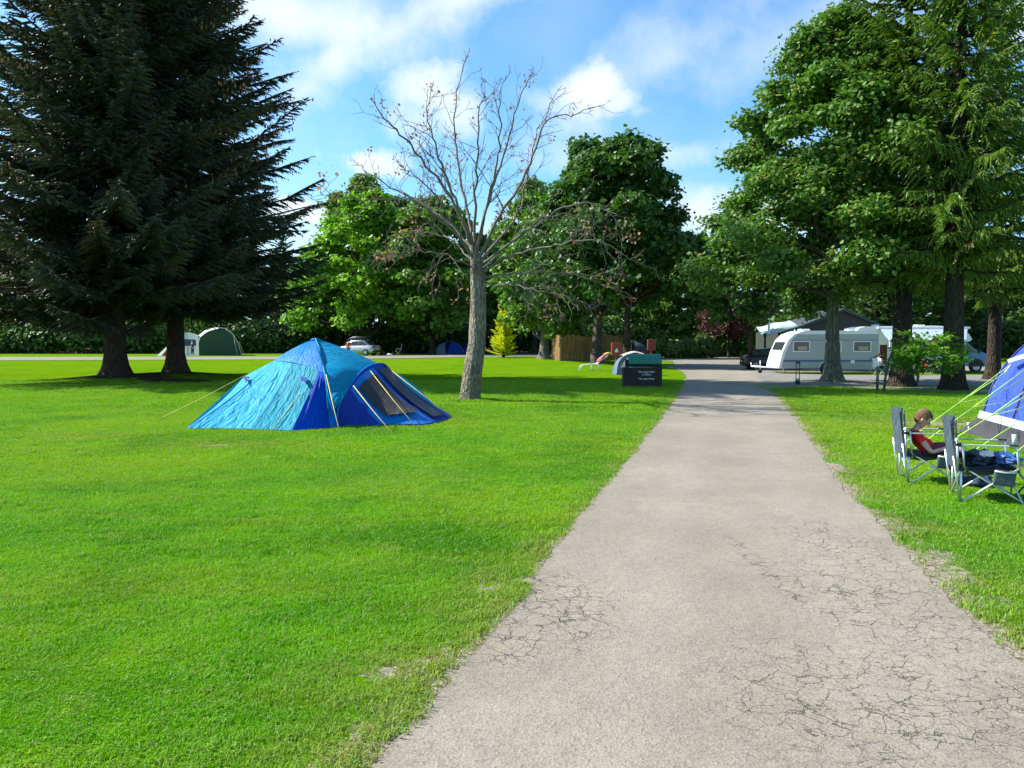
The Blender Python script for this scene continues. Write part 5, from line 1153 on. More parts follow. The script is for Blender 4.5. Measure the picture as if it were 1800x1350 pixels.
def binstore():
    a, b_ = G(1098, 678), G(1165, 682); r = empty('bin_store', (a + b_) / 2 + Vector((0, .35, 0)), R(-2), 'dark wooden bin store with green corrugated roof and white lettering beside the drive', 'bin store')
    W_ = 1.32; D = .7; H_ = .66
    b = MB(); n = 12
    for i in range(n):
        for y in (-D / 2, D / 2): b.box((-W_ / 2 + (i + .5) * W_ / n, y, H_ / 2), (W_ / n - .008, .022, H_ - .02 * (i % 2)))
    for i in range(7):
        for x in (-W_ / 2, W_ / 2): b.box((x, -D / 2 + (i + .5) * D / 7, H_ / 2), (.022, D / 7 - .008, H_))
    b.build('boarding', M['wood_dark'], r)
    for x in (-W_ / 2 + .13, W_ / 2 - .03):
        for y in (-D / 2 + .05, D / 2 - .05): b = MB(); b.box((x, y, .48), (.06, .06, .96), bev=.005); b.build('post', M['wood_dark'], r)
    b = MB(); b.box((.08, D / 2 - .06, .80), (W_ - .2, .02, .22)); b.box((.08, 0, .64), (W_ - .05, D - .05, .02)); b.build('inner_panel', M['wood_dark'], r)
    # corrugated roof sloping to the front
    V = []; F = []; nx = 97
    for i in range(nx):
        x = -W_ / 2 + .14 + 1.16 * i / (nx - 1); w = .010 * math.cos(i / 96 * 2 * math.pi * 16)
        V += [(x, -D / 2 - .10, .80 + w), (x, -D / 2 - .04, .93 + w), (x, -D / 2 + .05, 1.08 + w), (x, -.1, 1.15 + w), (x, D / 2 + .02, 1.10 + w)]
    for i in range(nx - 1):
        for k in range(4): F.append((i * 5 + k, i * 5 + 5 + k, i * 5 + 6 + k, i * 5 + 1 + k))
    b = MB(); b.add(V, F, True); o = b.build('roof', M['roof_green'], r); sd = o.modifiers.new('s', 'SOLIDIFY'); sd.thickness = .012
    yf = -D / 2 - .0135
    b = MB(); b.box((.12, yf, .42), (.66, .006, .36)); b.build('notice_board', M['wood_dark'], r)
    for s_, z in (('No noise after', .50), ('11.30pm', .405), ('No open fires', .255)): text(s_, .098, M['white'], 'lettering', r, (.12, yf - .006, z), (math.pi / 2, 0, 0))
binstore()

# ================================================================ board fence, fire points, bollard, stakes
def fence():
    L = [on(P(971, 600, 64).x, 64), on(P(985, 600, 61.2).x, 61.2), on(P(1030, 600, 62.0).x, 62.0), on(P(1094, 600, 62.4).x, 62.4)]
    r = empty('board_fence', L[1], 0, 'tall orange-brown vertical board fence behind the knotted trunk', 'fence'); o0 = L[1]
    for a, b_ in zip(L, L[1:]):
        d = (b_ - a); n = max(3, int(d.length / .145)); u = d.normalized(); ang = math.atan2(u.y, u.x); m = MB()
        for i in range(n):
            p = a + d * ((i + .5) / n) - o0; h = 1.75 + .04 * math.sin(i * 2.1) + (.18 * math.sin(math.pi * i / n))
            m.box((p.x + (.02 if i % 2 else 0) * -u.y, p.y + (.02 if i % 2 else 0) * u.x, h / 2), (d.length / n - .012, .02, h), Matrix.Rotation(ang, 3, 'Z'))
        m.build('board_panel', M['wood_fence'], r)
    for a in L: m = MB(); p = a - o0; m.box((p.x, p.y + .09, .95), (.1, .1, 1.95), bev=.01); m.build('post', M['wood_fence'], r)
fence()
M['redp'] = mk('red_paint', (.30, .035, .022), .4, var=.15)
def firepoint(px, py, Y, s_, label, blank=False):
    g = on(P(px, 600, Y).x, Y); r = empty('fire_point', g, .15, label, 'fire point', 'red fire points at the wood edge'); w, h = .62 * s_, .80 * s_
    b = MB(); b.box((0, 0, .6), (.09, .09, 1.25), bev=.01); b.build('post', M['redp'], r)
    z = 1.5 if blank else 1.2
    b = MB(); b.box((0, -.02, z), (w, .16, h), bev=.015); cb = b.build('cabinet', M['redp'], r)
    b = MB(); 
    for sx in (-1, 1): b.box((sx * (w / 2 - .03), -.112, z), (.05, .02, h))
    b.box((0, -.112, z + h / 2 - .03), (w - .11, .02, .05)); b.box((0, -.112, z - h / 2 + .03), (w - .11, .02, .05)); b.build('frame', M['redp2'], cb)
    if not blank:
        b = MB(); b.prism([(-.10, z - .22), (.10, z - .22), (.11, z - .08), (.05, z - .05), (.02, z + .06), (-.01, z + .06), (-.04, z - .05), (-.11, z - .08)], -.113, -.107); b.build('emblem', M['white'], cb)
M['redp2'] = mk('orange_red_trim', (.42, .08, .04), .4)
firepoint(1083, 600, 52, 1.0, 'brick-red fire point cabinet on a post with white emblem, left of the grey tent')
firepoint(1145, 600, 72, 1.15, 'smaller-looking plain red fire point beyond the green bin store roof', True)
M['post_green'] = mk('dark_green_paint', (.015, .05, .045), .5)
def bollard():
    g = G(1402, 677); r = empty('bollard', g, 0, 'dark green twin-bar bollard at the corner of the side road', 'bollard')
    b = MB(); b.lathe([(0, 0), (.085, 0), (.085, .22), (.075, .24), (0, .24)], n=20); b.build('base', M['post_green'], r)
    b = MB(); b.lathe([(.087, .19), (.087, .215)], n=20); b.build('band', M['steel_w'], r)
    for s_ in (-1, 1): b = MB(); b.tube([(s_ * .062, 0, .23), (s_ * .062, 0, .80)], .015, 8); b.build('bar', M['post_green'], r)
    b = MB(); b.lathe([(0, .78), (.085, .79), (.088, .82), (.05, .86), (0, .87)], n=20); b.build('cap', M['post_green'], r)
bollard()
def stake(px, py, h, rad, label, lean=0.0, mat='bark_mid'):
    g = G(px, py); r = empty('wooden_stake', g, 0, label, 'stake'); b = MB(); b.tube([(0, 0, -.05), (lean * .5, 0, h * .5), (lean, 0, h - .02), (lean, 0, h)], [rad, rad, rad, rad * .7], 9); b.build('shaft', M[mat], r)
    b = MB(); b.tube([(lean * .75 - rad * 1.15, 0, h * .78), (lean * .75, -rad * 1.2, h * .78), (lean * .75 + rad * 1.15, 0, h * .78)], .012, 6); b.build('tie', M['black'], r)
stake(1542, 687, .80, .045, 'short wooden stake standing left of the leaning young tree', 0, 'bark_syc')
stake(1613, 673, .62, .05, 'short pale post on the verge between the two thick spruce trunks', 0, 'bark_syc')

# ================================================================ small tents
def dome(c, w, d, h, mats, label, name='small_tent', rz=0.0, door=True, group=None):
    c = Vector(c); r = empty(name, c, rz, label, 'tent', group); q = Cloth((0, 0, 0)); n = 10
    def ring(a0, a1): return [Vector((w / 2 * math.cos(a), d / 2 * math.sin(a), .02)) for a in np.linspace(a0, a1, 6)]
    top = Vector((0, 0, h))
    for k in range(4):
        a0 = -math.pi * 3 / 4 + k * math.pi / 2; e0 = Vector((w / 2 * math.cos(a0) * 1.15, d / 2 * math.sin(a0) * 1.15, .02)); e1 = Vector((w / 2 * math.cos(a0 + math.pi / 2) * 1.15, d / 2 * math.sin(a0 + math.pi / 2) * 1.15, .02))
        q.patch([top, top + Vector((.01, .01, 0))], [e0, (e0 + e1) / 2 * 1.03, e1], k % len(mats), 14, 14, sag=-.30 * h, amp=.02, seed=k)
    q.build('flysheet', mats, r)
    for k in range(2):
        a0 = -math.pi * 3 / 4 + k * math.pi / 2; m = MB(); pts = []
        for t_ in np.linspace(-1, 1, 15): pts.append((w / 2 * 1.16 * math.cos(a0) * t_, d / 2 * 1.16 * math.sin(a0) * t_, .02 + (h + .02) * (1 - abs(t_) ** 2.4)))
        m.tube(pts, .012, 5); m.build('pole', M['black'], r)
    return r
gt = dome(on(P(1113, 600, 41).x, 41), 2.3, 2.4, 1.05, [M['f_slate'], M['f_slate'], M['f_slate']], 'low slate-blue dome tent with cream roof peeping out behind the bin store')
q = Cloth((0, 0, 0)); q.patch([Vector((-.55, -.55, .93)), Vector((0, -.45, 1.10)), Vector((.5, -.4, 1.0))], [Vector((-.6, .5, .93)), Vector((0, .45, 1.12)), Vector((.5, .5, 1.0))], 0, 10, 8, sag=-.06); q.build('roof_panel', [M['f_cream']], gt)
dome(on(P(790, 600, 84).x, 84), 2.9, 2.6, 1.35, [M['f_navy'], M['f_cream'], M['f_navy'], M['f_slate']], 'small blue and white dome tent at the wood edge beneath the forked tree', rz=.7)
dome(on(P(822, 600, 87).x, 87), 2.4, 2.4, 1.15, [M['f_deep']], 'small dark blue dome tent just right of the blue and white one', rz=.3)
dome(on(P(1113, 600, 75).x, 75), 3.0, 3.0, 1.8, [M['f_mesh']], 'dark tent in shade behind the straight reddish trunk', rz=.5)

def green_tent():
    Y = 77; c = on(P(385, 600, Y).x, Y); r = empty('family_tent', c, 0, 'large dark green tunnel tent with pale awning and red flap between the spruce trunks', 'tent')
    f = lambda px, py, dy=0.0: P(px, py, Y + dy) - c; z0 = .02
    q = Cloth((0, 0, 0)); ar = [(345, 628), (347, 608), (352, 592), (362, 581), (378, 576), (395, 577), (410, 588), (420, 605), (425, 628)]
    q.patch([f(*a) for a in ar], [f(a[0], a[1], 4.5) for a in ar], 0, 30, 6)
    q.patch([f(*a) for a in ar[:5]], [f(*a) for a in ar[:3:-1]], 0, 20, 12, sag=.05); q.patch([f(a[0], a[1], 4.5) for a in ar[:5]], [f(a[0], a[1], 4.5) for a in ar[:3:-1]], 0, 20, 12)
    q.build('flysheet', [M['f_green']], r)
    q = Cloth((0, 0, 0)); q.patch([f(349, 590, -.2), f(362, 580, -.2), f(386, 575, -.1)], [f(353, 592, -.9), f(365, 583, -.9), f(386, 577, -.4)], 0, 10, 4); q.build('roof_edge', [M['f_pale']], r)
    q = Cloth((0, 0, 0)); q.patch([f(319, 588, -.5), f(330, 584, -.5), f(349, 589, -.3)], [f(319, 630, -1.2), f(332, 630, -1.2), f(350, 630, -.8)], 0, 12, 8, sag=.05, amp=.1); q.build('awning_wall', [M['f_pale']], r)
    q = Cloth((0, 0, 0)); q.patch([f(322, 596, -1.0), f(344, 597, -1.0)], [f(322, 608, -1.15), f(345, 608, -1.1)], 0, 4, 4); q.build('awning_window', [M['f_meshblue']], r)
    q = Cloth((0, 0, 0)); q.patch([f(319, 584, -.4), f(322, 583, -.3)], [f(274, 627, -.5), f(282, 628, -.8)], 0, 6, 8); q.build('side_panel', [M['f_mint']], r)
    q = Cloth((0, 0, 0)); q.patch([f(297, 609, -1.6), f(300, 609, -1.6)], [f(280, 630, -1.7), f(301, 630, -1.7)], 0, 6, 5); q.build('red_flap', [M['f_red']], r)
    for a in ((345, 628, 0), (425, 628, 0)):
        pass
    for k in range(2):
        m = MB(); m.tube([f(*a, -.03 if k == 0 else 2.2) for a in ar], .035, 6); m.build('arch_pole', M['steel_w'], r)
    for a, b_ in (((410, 588, 0), (418, 629, -1.6)), ((420, 600, 0), (432, 629, -1.2))): m = MB(); m.tube([f(*a), f(*b_)], .015, 5); m.build('guy_rope', M['rope_y'], r)
green_tent()

# ================================================================ vehicles
M['silver'] = mk('silver_car_paint', (.50, .51, .50), .25, .5, .03); M['darkcar'] = mk('dark_car_paint', (.045, .045, .055), .22, .5, .05); M['redlamp'] = mk('red_lamp', (.40, .01, .01), .2); M['yplate'] = mk('yellow_plate', (.75, .55, .03), .4)
M['clearl'] = mk('clear_lamp', (.7, .72, .72), .15)
def wheel(parent, c, r, w=.2, name='wheel', side=-1):
    b = MB(); b.lathe([(r * .62, -w / 2), (r * .95, -w / 2), (r, -w * .35), (r, w * .35), (r * .95, w / 2), (r * .62, w / 2)], c, 24, 'Y'); o = b.build(name, M['rubber'], parent)
    b = MB(); y = side * w * .42
    b.lathe([(r * .63, y), (r * .60, y + side * .01), (r * .55, y - side * .03), (r * .16, y - side * .03), (r * .12, y + side * .01), (0, y + side * .01)], c, 24, 'Y')
    for k in range(5): a = k * 1.2566; b.box(Vector(c) + Vector((r * .36 * math.cos(a), y - side * .005, r * .36 * math.sin(a))), (r * .5, .03, .055), Matrix.Rotation(-a, 3, 'Y'))
    b.build('rim', M['steel_w'], o); return o
def loft(secs, mat, name, parent, smooth=True, cap=True):
    """secs: list of closed loops of equal count"""
    b = MB(); V = [p for s_ in secs for p in s_]; n = len(secs[0]); F = []
    for i in range(len(secs) - 1):
        for k in range(n): F.append((i * n + k, i * n + (k + 1) % n, (i + 1) * n + (k + 1) % n, (i + 1) * n + k))
    if cap: F += [tuple(range(n)), tuple(range((len(secs) - 1) * n, len(secs) * n))[::-1]]
    b.add(V, F, smooth); return b.build(name, mat, parent)
def car(loc, rz, paint, label, L=4.3, box=None):
    """saloon: +x is forward"""
    r = empty('parked_car', loc, rz, label, 'car'); hw = .86
    st = [(-.5, .45, .62, .80), (-.485, .30, .86, .95), (-.44, .24, .95, 1.0), (-.34, .22, .96, 1.0), (-.1, .20, .94, 1.0), (.15, .20, .92, 1.0), (.28, .22, .88, .99), (.40, .24, .78, .95), (.475, .30, .66, .86), (.5, .40, .56, .72)]
    secs = []
    for (x, zb, zt, wf) in st:
        w = hw * wf; X = x * L; secs.append([(X, -w * .92, zb), (X, -w, zb + .12), (X, -w, (zb + zt) / 2), (X, -w * .93, zt - .04), (X, -w * .80, zt), (X, w * .80, zt), (X, w * .93, zt - .04), (X, w, (zb + zt) / 2), (X, w, zb + .12), (X, w * .92, zb)])
    loft(secs, paint, 'body', r)
    gh = [(-.40, .93, .95, .62), (-.24, .92, 1.36, .60), (-.10, .92, 1.43, .62), (.06, .91, 1.41, .62), (.24, .90, .93, .64)]
    secs = []
    for (x, zb, zt, wt) in gh: X = x * L; secs.append([(X, -hw * .84, zb), (X, -wt, zt - .03), (X, -wt * .85, zt), (X, wt * .85, zt), (X, wt, zt - .03), (X, hw * .84, zb)])
    loft(secs, paint, 'cabin', r)
    for s_ in (-1, 1):
        for (x0, x1, t0, t1) in ((-.335, -.13, -.23, -.12), (-.115, .17, -.105, .05)):
            b = MB(); y0, y1 = s_ * (hw * .84 + .012), s_ * (.635 + .012); b.add([(x0 * L, y0, .96), (x1 * L, y0, .95), (t1 * L, y1, 1.34), (t0 * L, y1, 1.33)], [(0, 1, 2, 3)]); b.add([(x0 * L, y0 - s_ * .02, .96), (x1 * L, y0 - s_ * .02, .95), (t1 * L, y1 - s_ * .02, 1.34), (t0 * L, y1 - s_ * .02, 1.33)], [(0, 1, 2, 3)]); b.build('side_window', M['glass'], r)
    b = MB(); b.add([(-.408 * L, -.60, .985), (-.408 * L, .60, .985), (-.252 * L, .52, 1.345), (-.252 * L, -.52, 1.345)], [(0, 1, 2, 3)]); b.build('rear_window', M['glass'], r)
    b = MB(); b.add([(.235 * L, -.62, .97), (.235 * L, .62, .97), (.075 * L, .54, 1.385), (.075 * L, -.54, 1.385)], [(0, 1, 2, 3)]); b.build('windscreen', M['glass'], r)
    for s_ in (-1, 1):
        for x in (-.315, .315): wheel(r, (x * L, s_ * .80, .31), .31, .2, side=s_)
        b = MB(); b.box((-.487 * L, s_ * .66, .80), (.10, .26, .20), bev=.03); b.build('tail_light', M['redlamp'], r)
        b = MB(); b.box((.478 * L, s_ * .62, .60), (.12, .28, .13), bev=.03); b.build('headlight', M['clearl'], r)
    b = MB(); b.box((-.5 * L - .012, 0, .56), (.02, .52, .11)); b.build('number_plate', M['yplate'], r)
    b = MB(); b.box((-.49 * L, 0, .42), (.12, 1.55, .16), bev=.04); b.build('bumper', M['black'], r)
    return r
g = on(P(628, 600, 77).x, 77)
car(g, R(162), M['silver'], 'silver car parked with its tail towards the right beyond the blue dome tent', 4.1)
rb = empty('roof_box', g + Vector((.1, 0, 1.47)), R(162), 'long black roof box on top of the silver car', 'roof box')
loft([[(x, -w_, .02), (x, -w_, h_ * .7), (x, -w_ * .7, h_), (x, w_ * .7, h_), (x, w_, h_ * .7), (x, w_, .02)] for x, w_, h_ in ((-1.0, .25, .12), (-.85, .40, .30), (.3, .42, .34), (.9, .25, .12))], M['black'], 'shell', rb)
b = MB(); b.box((-.5, 0, .0), (.05, 1.0, .03)); b.box((.5, 0, .0), (.05, 1.0, .03)); b.build('bar', M['steel'], rb)
car(on(P(1362, 600, 54).x, 54), R(-6), M['darkcar'], 'dark car with yellow number plate parked behind the nose of the caravan', 4.2)

M['cv'] = mk('caravan_side_shaded', (.36, .385, .40), .35, var=.03, scale=2); M['cvw'] = mk('caravan_white', (.82, .83, .82), .3, var=.03); M['stripe_b'] = mk('blue_stripe', (.05, .11, .24), .4); M['stripe_g'] = mk('grey_skirt', (.30, .33, .35), .4)  # caravan side: the white greyed to carry grazing shade in its colour
M['amber'] = mk('amber', (.8, .28, .02), .3); M['curtain'] = mk('beige_curtain', (.45, .36, .28), .9, bump=.5, stretch=(8, 1, 1)); M['door_in'] = mk('dark_red_interior', (.10, .02, .015), .7)
def side_window(root, x0, x1, z0, z1, y, frame='cvw'):
    b = MB(); t_ = .05
    b.box(((x0 + x1) / 2, y - .008, z1 + t_ / 2), (x1 - x0 + 2 * t_, .03, t_)); b.box(((x0 + x1) / 2, y - .008, z0 - t_ / 2), (x1 - x0 + 2 * t_, .03, t_)); b.box((x0 - t_ / 2, y - .008, (z0 + z1) / 2), (t_, .03, z1 - z0)); b.box((x1 + t_ / 2, y - .008, (z0 + z1) / 2), (t_, .03, z1 - z0))
    o = b.build('window', M[frame], root); b = MB(); b.box(((x0 + x1) / 2, y - .006, (z0 + z1) / 2), (x1 - x0, .012, z1 - z0)); b.build('pane', M['glass'], o)
    b = MB(); b.box((x0 + .58 * (x1 - x0), y - .016, z0 + .30 * (z1 - z0)), (.62 * (x1 - x0), .006, .42 * (z1 - z0))); b.build('curtain', M['curtain'], o)
def caravan():
    Y = 46.5; z = -.24; fx = lambda px: (px - 900) / FPX * Y; fz = lambda py: 1.6 + (600 - py) / FPX * Y - z
    x0 = fx(1350); r = empty('caravan', (x0 + .16, Y, z), R(1.5), 'white touring caravan with its shaded side coloured grey behind the sycamore trunk', 'caravan')
    X = lambda px: fx(px) - x0; W_ = 2.1
    prof = [(X(1364), fz(647)), (X(1365), fz(640)), (X(1371), fz(618)), (X(1380), fz(598)), (X(1390), fz(588)), (X(1402), fz(583.5)), (X(1410), fz(581.5)), (X(1470), fz(581)), (X(1535), fz(582)), (X(1541), fz(586)), (X(1543), fz(600)), (X(1543), fz(640)), (X(1541), fz(648))]
    b = MB(); b.mi = 0; b.prism(prof, 0, W_, smooth=False); b.build('body', [M['cvw']], r)
    # side skin, a little proud of the shell; its grey paints in shade
    sk = [(X(1369), fz(647)), (X(1371), fz(636)), (X(1380), fz(610)), (X(1387), fz(597)), (X(1397), fz(588)), (X(1541), fz(587)), (X(1541), fz(647))]
    b = MB(); b.prism(sk, -.012, 0.004); b.build('side_panel', M['cv'], r)
    b = MB(); b.prism([(X(1389), fz(597.5)), (X(1388), fz(598.4)), (X(1541), fz(598.4)), (X(1541), fz(597.5))], -.020, 0); b.build('roof_trim', M['stripe_b'], r)
    b = MB(); b.prism([(X(1372), fz(636)), (X(1370), fz(647)), (X(1542), fz(647)), (X(1542), fz(636))], -.022, 0); b.build('skirt', M['stripe_g'], r)
    b = MB(); b.prism([(X(1373), fz(632.5)), (X(1372), fz(636)), (X(1542), fz(636)), (X(1542), fz(632.5))], -.026, 0); b.build('blue_stripe', M['stripe_b'], r)
    b = MB(); b.prism([(X(1523), fz(631)), (X(1541), fz(623)), (X(1541), fz(625.5)), (X(1529), fz(632))], -.0165, 0); b.build('decal', M['stripe_b'], r)
    for a, c in ((1390, 1417), (1452, 1473), (1497, 1526)): side_window(r, X(a), X(c), fz(617), fz(601), -.012)
    b = MB(); b.add([(X(1372) - .03, .25, fz(615)), (X(1372) - .03, W_ - .25, fz(615)), (X(1378.5) - .03, W_ - .25, fz(601)), (X(1378.5) - .03, .25, fz(601))], [(0, 1, 2, 3)]); 
    b.build('front_window', M['glass'], r)
    for px in (1420, 1503): b = MB(); b.box((X(px), W_ * .5, fz(581) + .04), (.55 if px == 1420 else .4, .5, .12), bev=.05); b.build('roof_hatch', M['cvw'], r)
    b = MB(); b.lathe([(0, 0), (.03, 0), (.03, .12), (0, .13)], (X(1396), .4, fz(583))); b.build('roof_vent', M['cvw'], r)
    b = MB(); b.box((X(1383), -.03, fz(637.5)), (.13, .02, .05)); b.build('side_marker', M['amber'], r)
    b = MB(); b.box((X(1495), -.035, fz(636)), (.22, .03, .18), bev=.02); b.build('service_hatch', M['cvw'], r)
    wheel(r, (X(1449), .14, .31), .31, .2)
    n = 13; arc = [(X(1449) + .42 * math.cos(a), .31 + .42 * math.sin(a)) for a in np.linspace(0, math.pi, n)]; b = MB(); b.tube([(a, -.035, c) for a, c in arc], .022, 6); b.build('wheel_arch', M['cvw'], r)
    b = MB(); b.prism([(X(1449) + .40 * math.cos(a), .31 + .40 * math.sin(a)) for a in np.linspace(0, math.pi, n)], -.030, 0); b.build('wheel_well', M['black'], r)
    b = MB(); b.tube([(X(1335) - .3, W_ / 2, .42), (X(1350) + .4, .3, .33), (X(1440), .3, .33)], .045, 6); b.tube([(X(1335) - .3, W_ / 2, .42), (X(1350) + .4, W_ - .3, .33)], .045, 6); b.tube([(X(1335) - .3, W_ / 2, .40), (X(1335) - .3, W_ / 2, .62)], .03, 6); b.build('drawbar', M['steel_w'], r)
    b = MB(); b.lathe([(0, -.04), (.10, -.04), (.12, 0), (.10, .04), (0, .04)], (X(1342), W_ / 2, .12), 16, 'Y'); b.build('jockey_wheel', M['rubber'], r); b = MB(); b.tube([(X(1342), W_ / 2, .12), (X(1342), W_ / 2, .75)], .025, 8); b.build('jockey_post', M['steel_w'], r)
    for px in (1372, 1532): b = MB(); b.tube([(X(px), .2, .36), (X(px) + (.25 if px < 1400 else -.25), .2, 0)], .025, 6); b.build('corner_steady', M['steel'], r)
caravan()
def motorhome():
    Y = 49.5; z = -.26; fx = lambda px: (px - 900) / FPX * Y; fz = lambda py: 1.6 + (600 - py) / FPX * Y - z
    x0 = fx(1505); r = empty('motorhome', (x0, Y, z), R(-1), 'white motorhome with light blue cab and rolled-out awning on the right', 'motorhome')
    X = lambda px: fx(px) - x0; W_ = 2.2
    pr = [(X(1513), .45), (X(1505), fz(620)), (X(1505), fz(582)), (X(1508), fz(577)), (X(1520), fz(574)), (X(1600), fz(573)), (X(1640), fz(572.5)), (X(1680), fz(575)), (X(1700), fz(587)), (X(1706), fz(596)), (X(1702), fz(600)), (X(1682), fz(602)), (X(1682), .40), (X(1540), .40)]
    b = MB(); b.prism(pr, 0, W_); b.build('body', M['cvw'], r)
    # blue cab
    cab = [(X(1682), .38), (X(1682), fz(603)), (X(1700), fz(602)), (X(1713), fz(613)), (X(1722), fz(617)), (X(1734), fz(622)), (X(1737), fz(630)), (X(1737), fz(645)), (X(1731), .38)]
    secs = []
    for y, s_ in ((.12, .97), (.18, 1.0), (W_ - .18, 1.0), (W_ - .12, .97)): secs.append([(X(1682) + (a - X(1682)) * s_, y, c) for a, c in cab])
    loft(secs, M['cabblue'], 'cab', r, False)
    b = MB(); b.prism([(X(1685), fz(618)), (X(1685), fz(604.5)), (X(1699), fz(604)), (X(1711), fz(614.5)), (X(1717), fz(620))], .10, .13); b.build('cab_window', M['glass'], r)
    b = MB(); b.add([(X(1703.5), .25, fz(604.2)), (X(1703.5), W_ - .25, fz(604.2)), (X(1717), W_ - .25, fz(615)), (X(1717), .25, fz(615))], [(0, 1, 2, 3)]); b.build('windscreen', M['glass'], r)
    b = MB(); b.box((X(1720), .05, fz(617)), (.10, .14, .22), bev=.03); b.build('wing_mirror', M['black'], r)
    wheel(r, (X(1716), .22, .36), .36, .24); wheel(r, (X(1570), .14, .36), .36, .24)
    b = MB(); b.prism([(X(1716) + .47 * math.cos(a), .36 + .47 * math.sin(a)) for a in np.linspace(0, math.pi, 13)], .105, .18); b.build('wheel_well', M['black'], r)
    b = MB(); b.box((X(1733), .3, fz(627)), (.12, .25, .16), bev=.03); b.build('headlight', M['clearl'], r)
    b = MB(); b.box((X(1733), W_ / 2, .5), (.25, W_ - .4, .22), bev=.05); b.build('bumper', M['black'], r)
    b = MB(); b.box((X(1550.5), -.012, fz(625)), (X(1558) - X(1543), .02, fz(607) - fz(645))); b.build('doorway', M['door_in'], r)
    b = MB(); b.box((X(1563), -.25, fz(626)), (.06, .55, 1.75), Matrix.Rotation(.5, 3, 'Z'), .01); b.build('door', M['cvw'], r)
    for a, c in ((1585, 1610), (1640, 1665)): side_window(r, X(a), X(c), fz(614), fz(601), -.002)
    b = MB(); b.box((X(1600), -.016, fz(634)), (X(1680) - X(1520), .02, .10)); b.build('blue_stripe', M['stripe_b'], r)
    # awning
    kf = (Y - 2.3) / Y; XA = lambda px: fx(px) * kf - x0; zA = lambda py: 1.6 + (600 - py) / FPX * (Y - 2.3) - z
    q = Cloth((0, 0, 0)); q.patch([Vector((X(1545), -.03, fz(577))), Vector((X(1697), -.03, fz(577)))], [Vector((XA(1562), -2.3, zA(597))), Vector((XA(1697), -2.3, zA(598)))], 0, 14, 8, sag=.06); q.build('awning', [M['f_awn']], r)
    b = MB(); b.tube([(XA(1562), -2.3, zA(597)), (XA(1697), -2.3, zA(598))], .045, 8); b.build('awning_rail', M['cvw'], r); b = MB(); b.box((X(1620), -.08, fz(576.5)), (X(1700) - X(1540), .13, .13), bev=.03); b.build('awning_case', M['cvw'], r)
    for px in (1564, 1696): b = MB(); b.tube([(XA(px), -2.3, zA(598)), (XA(px), -2.25, .03)], .022, 8); b.build('awning_leg', M['steel_w'], r)
    for px, s_ in ((1550, .3), (1628, .5)): b = MB(); b.box((X(px), 1.1, fz(573) + .04), (s_, .5, .10), bev=.04); b.build('roof_hatch', M['cvw'], r)
M['cabblue'] = mk('light_blue_paint', (.085, .23, .44), .3, .1, .05); M['f_awn'] = fabric('pale_awning', (.50, .60, .68), .6, .3, .25)
motorhome()

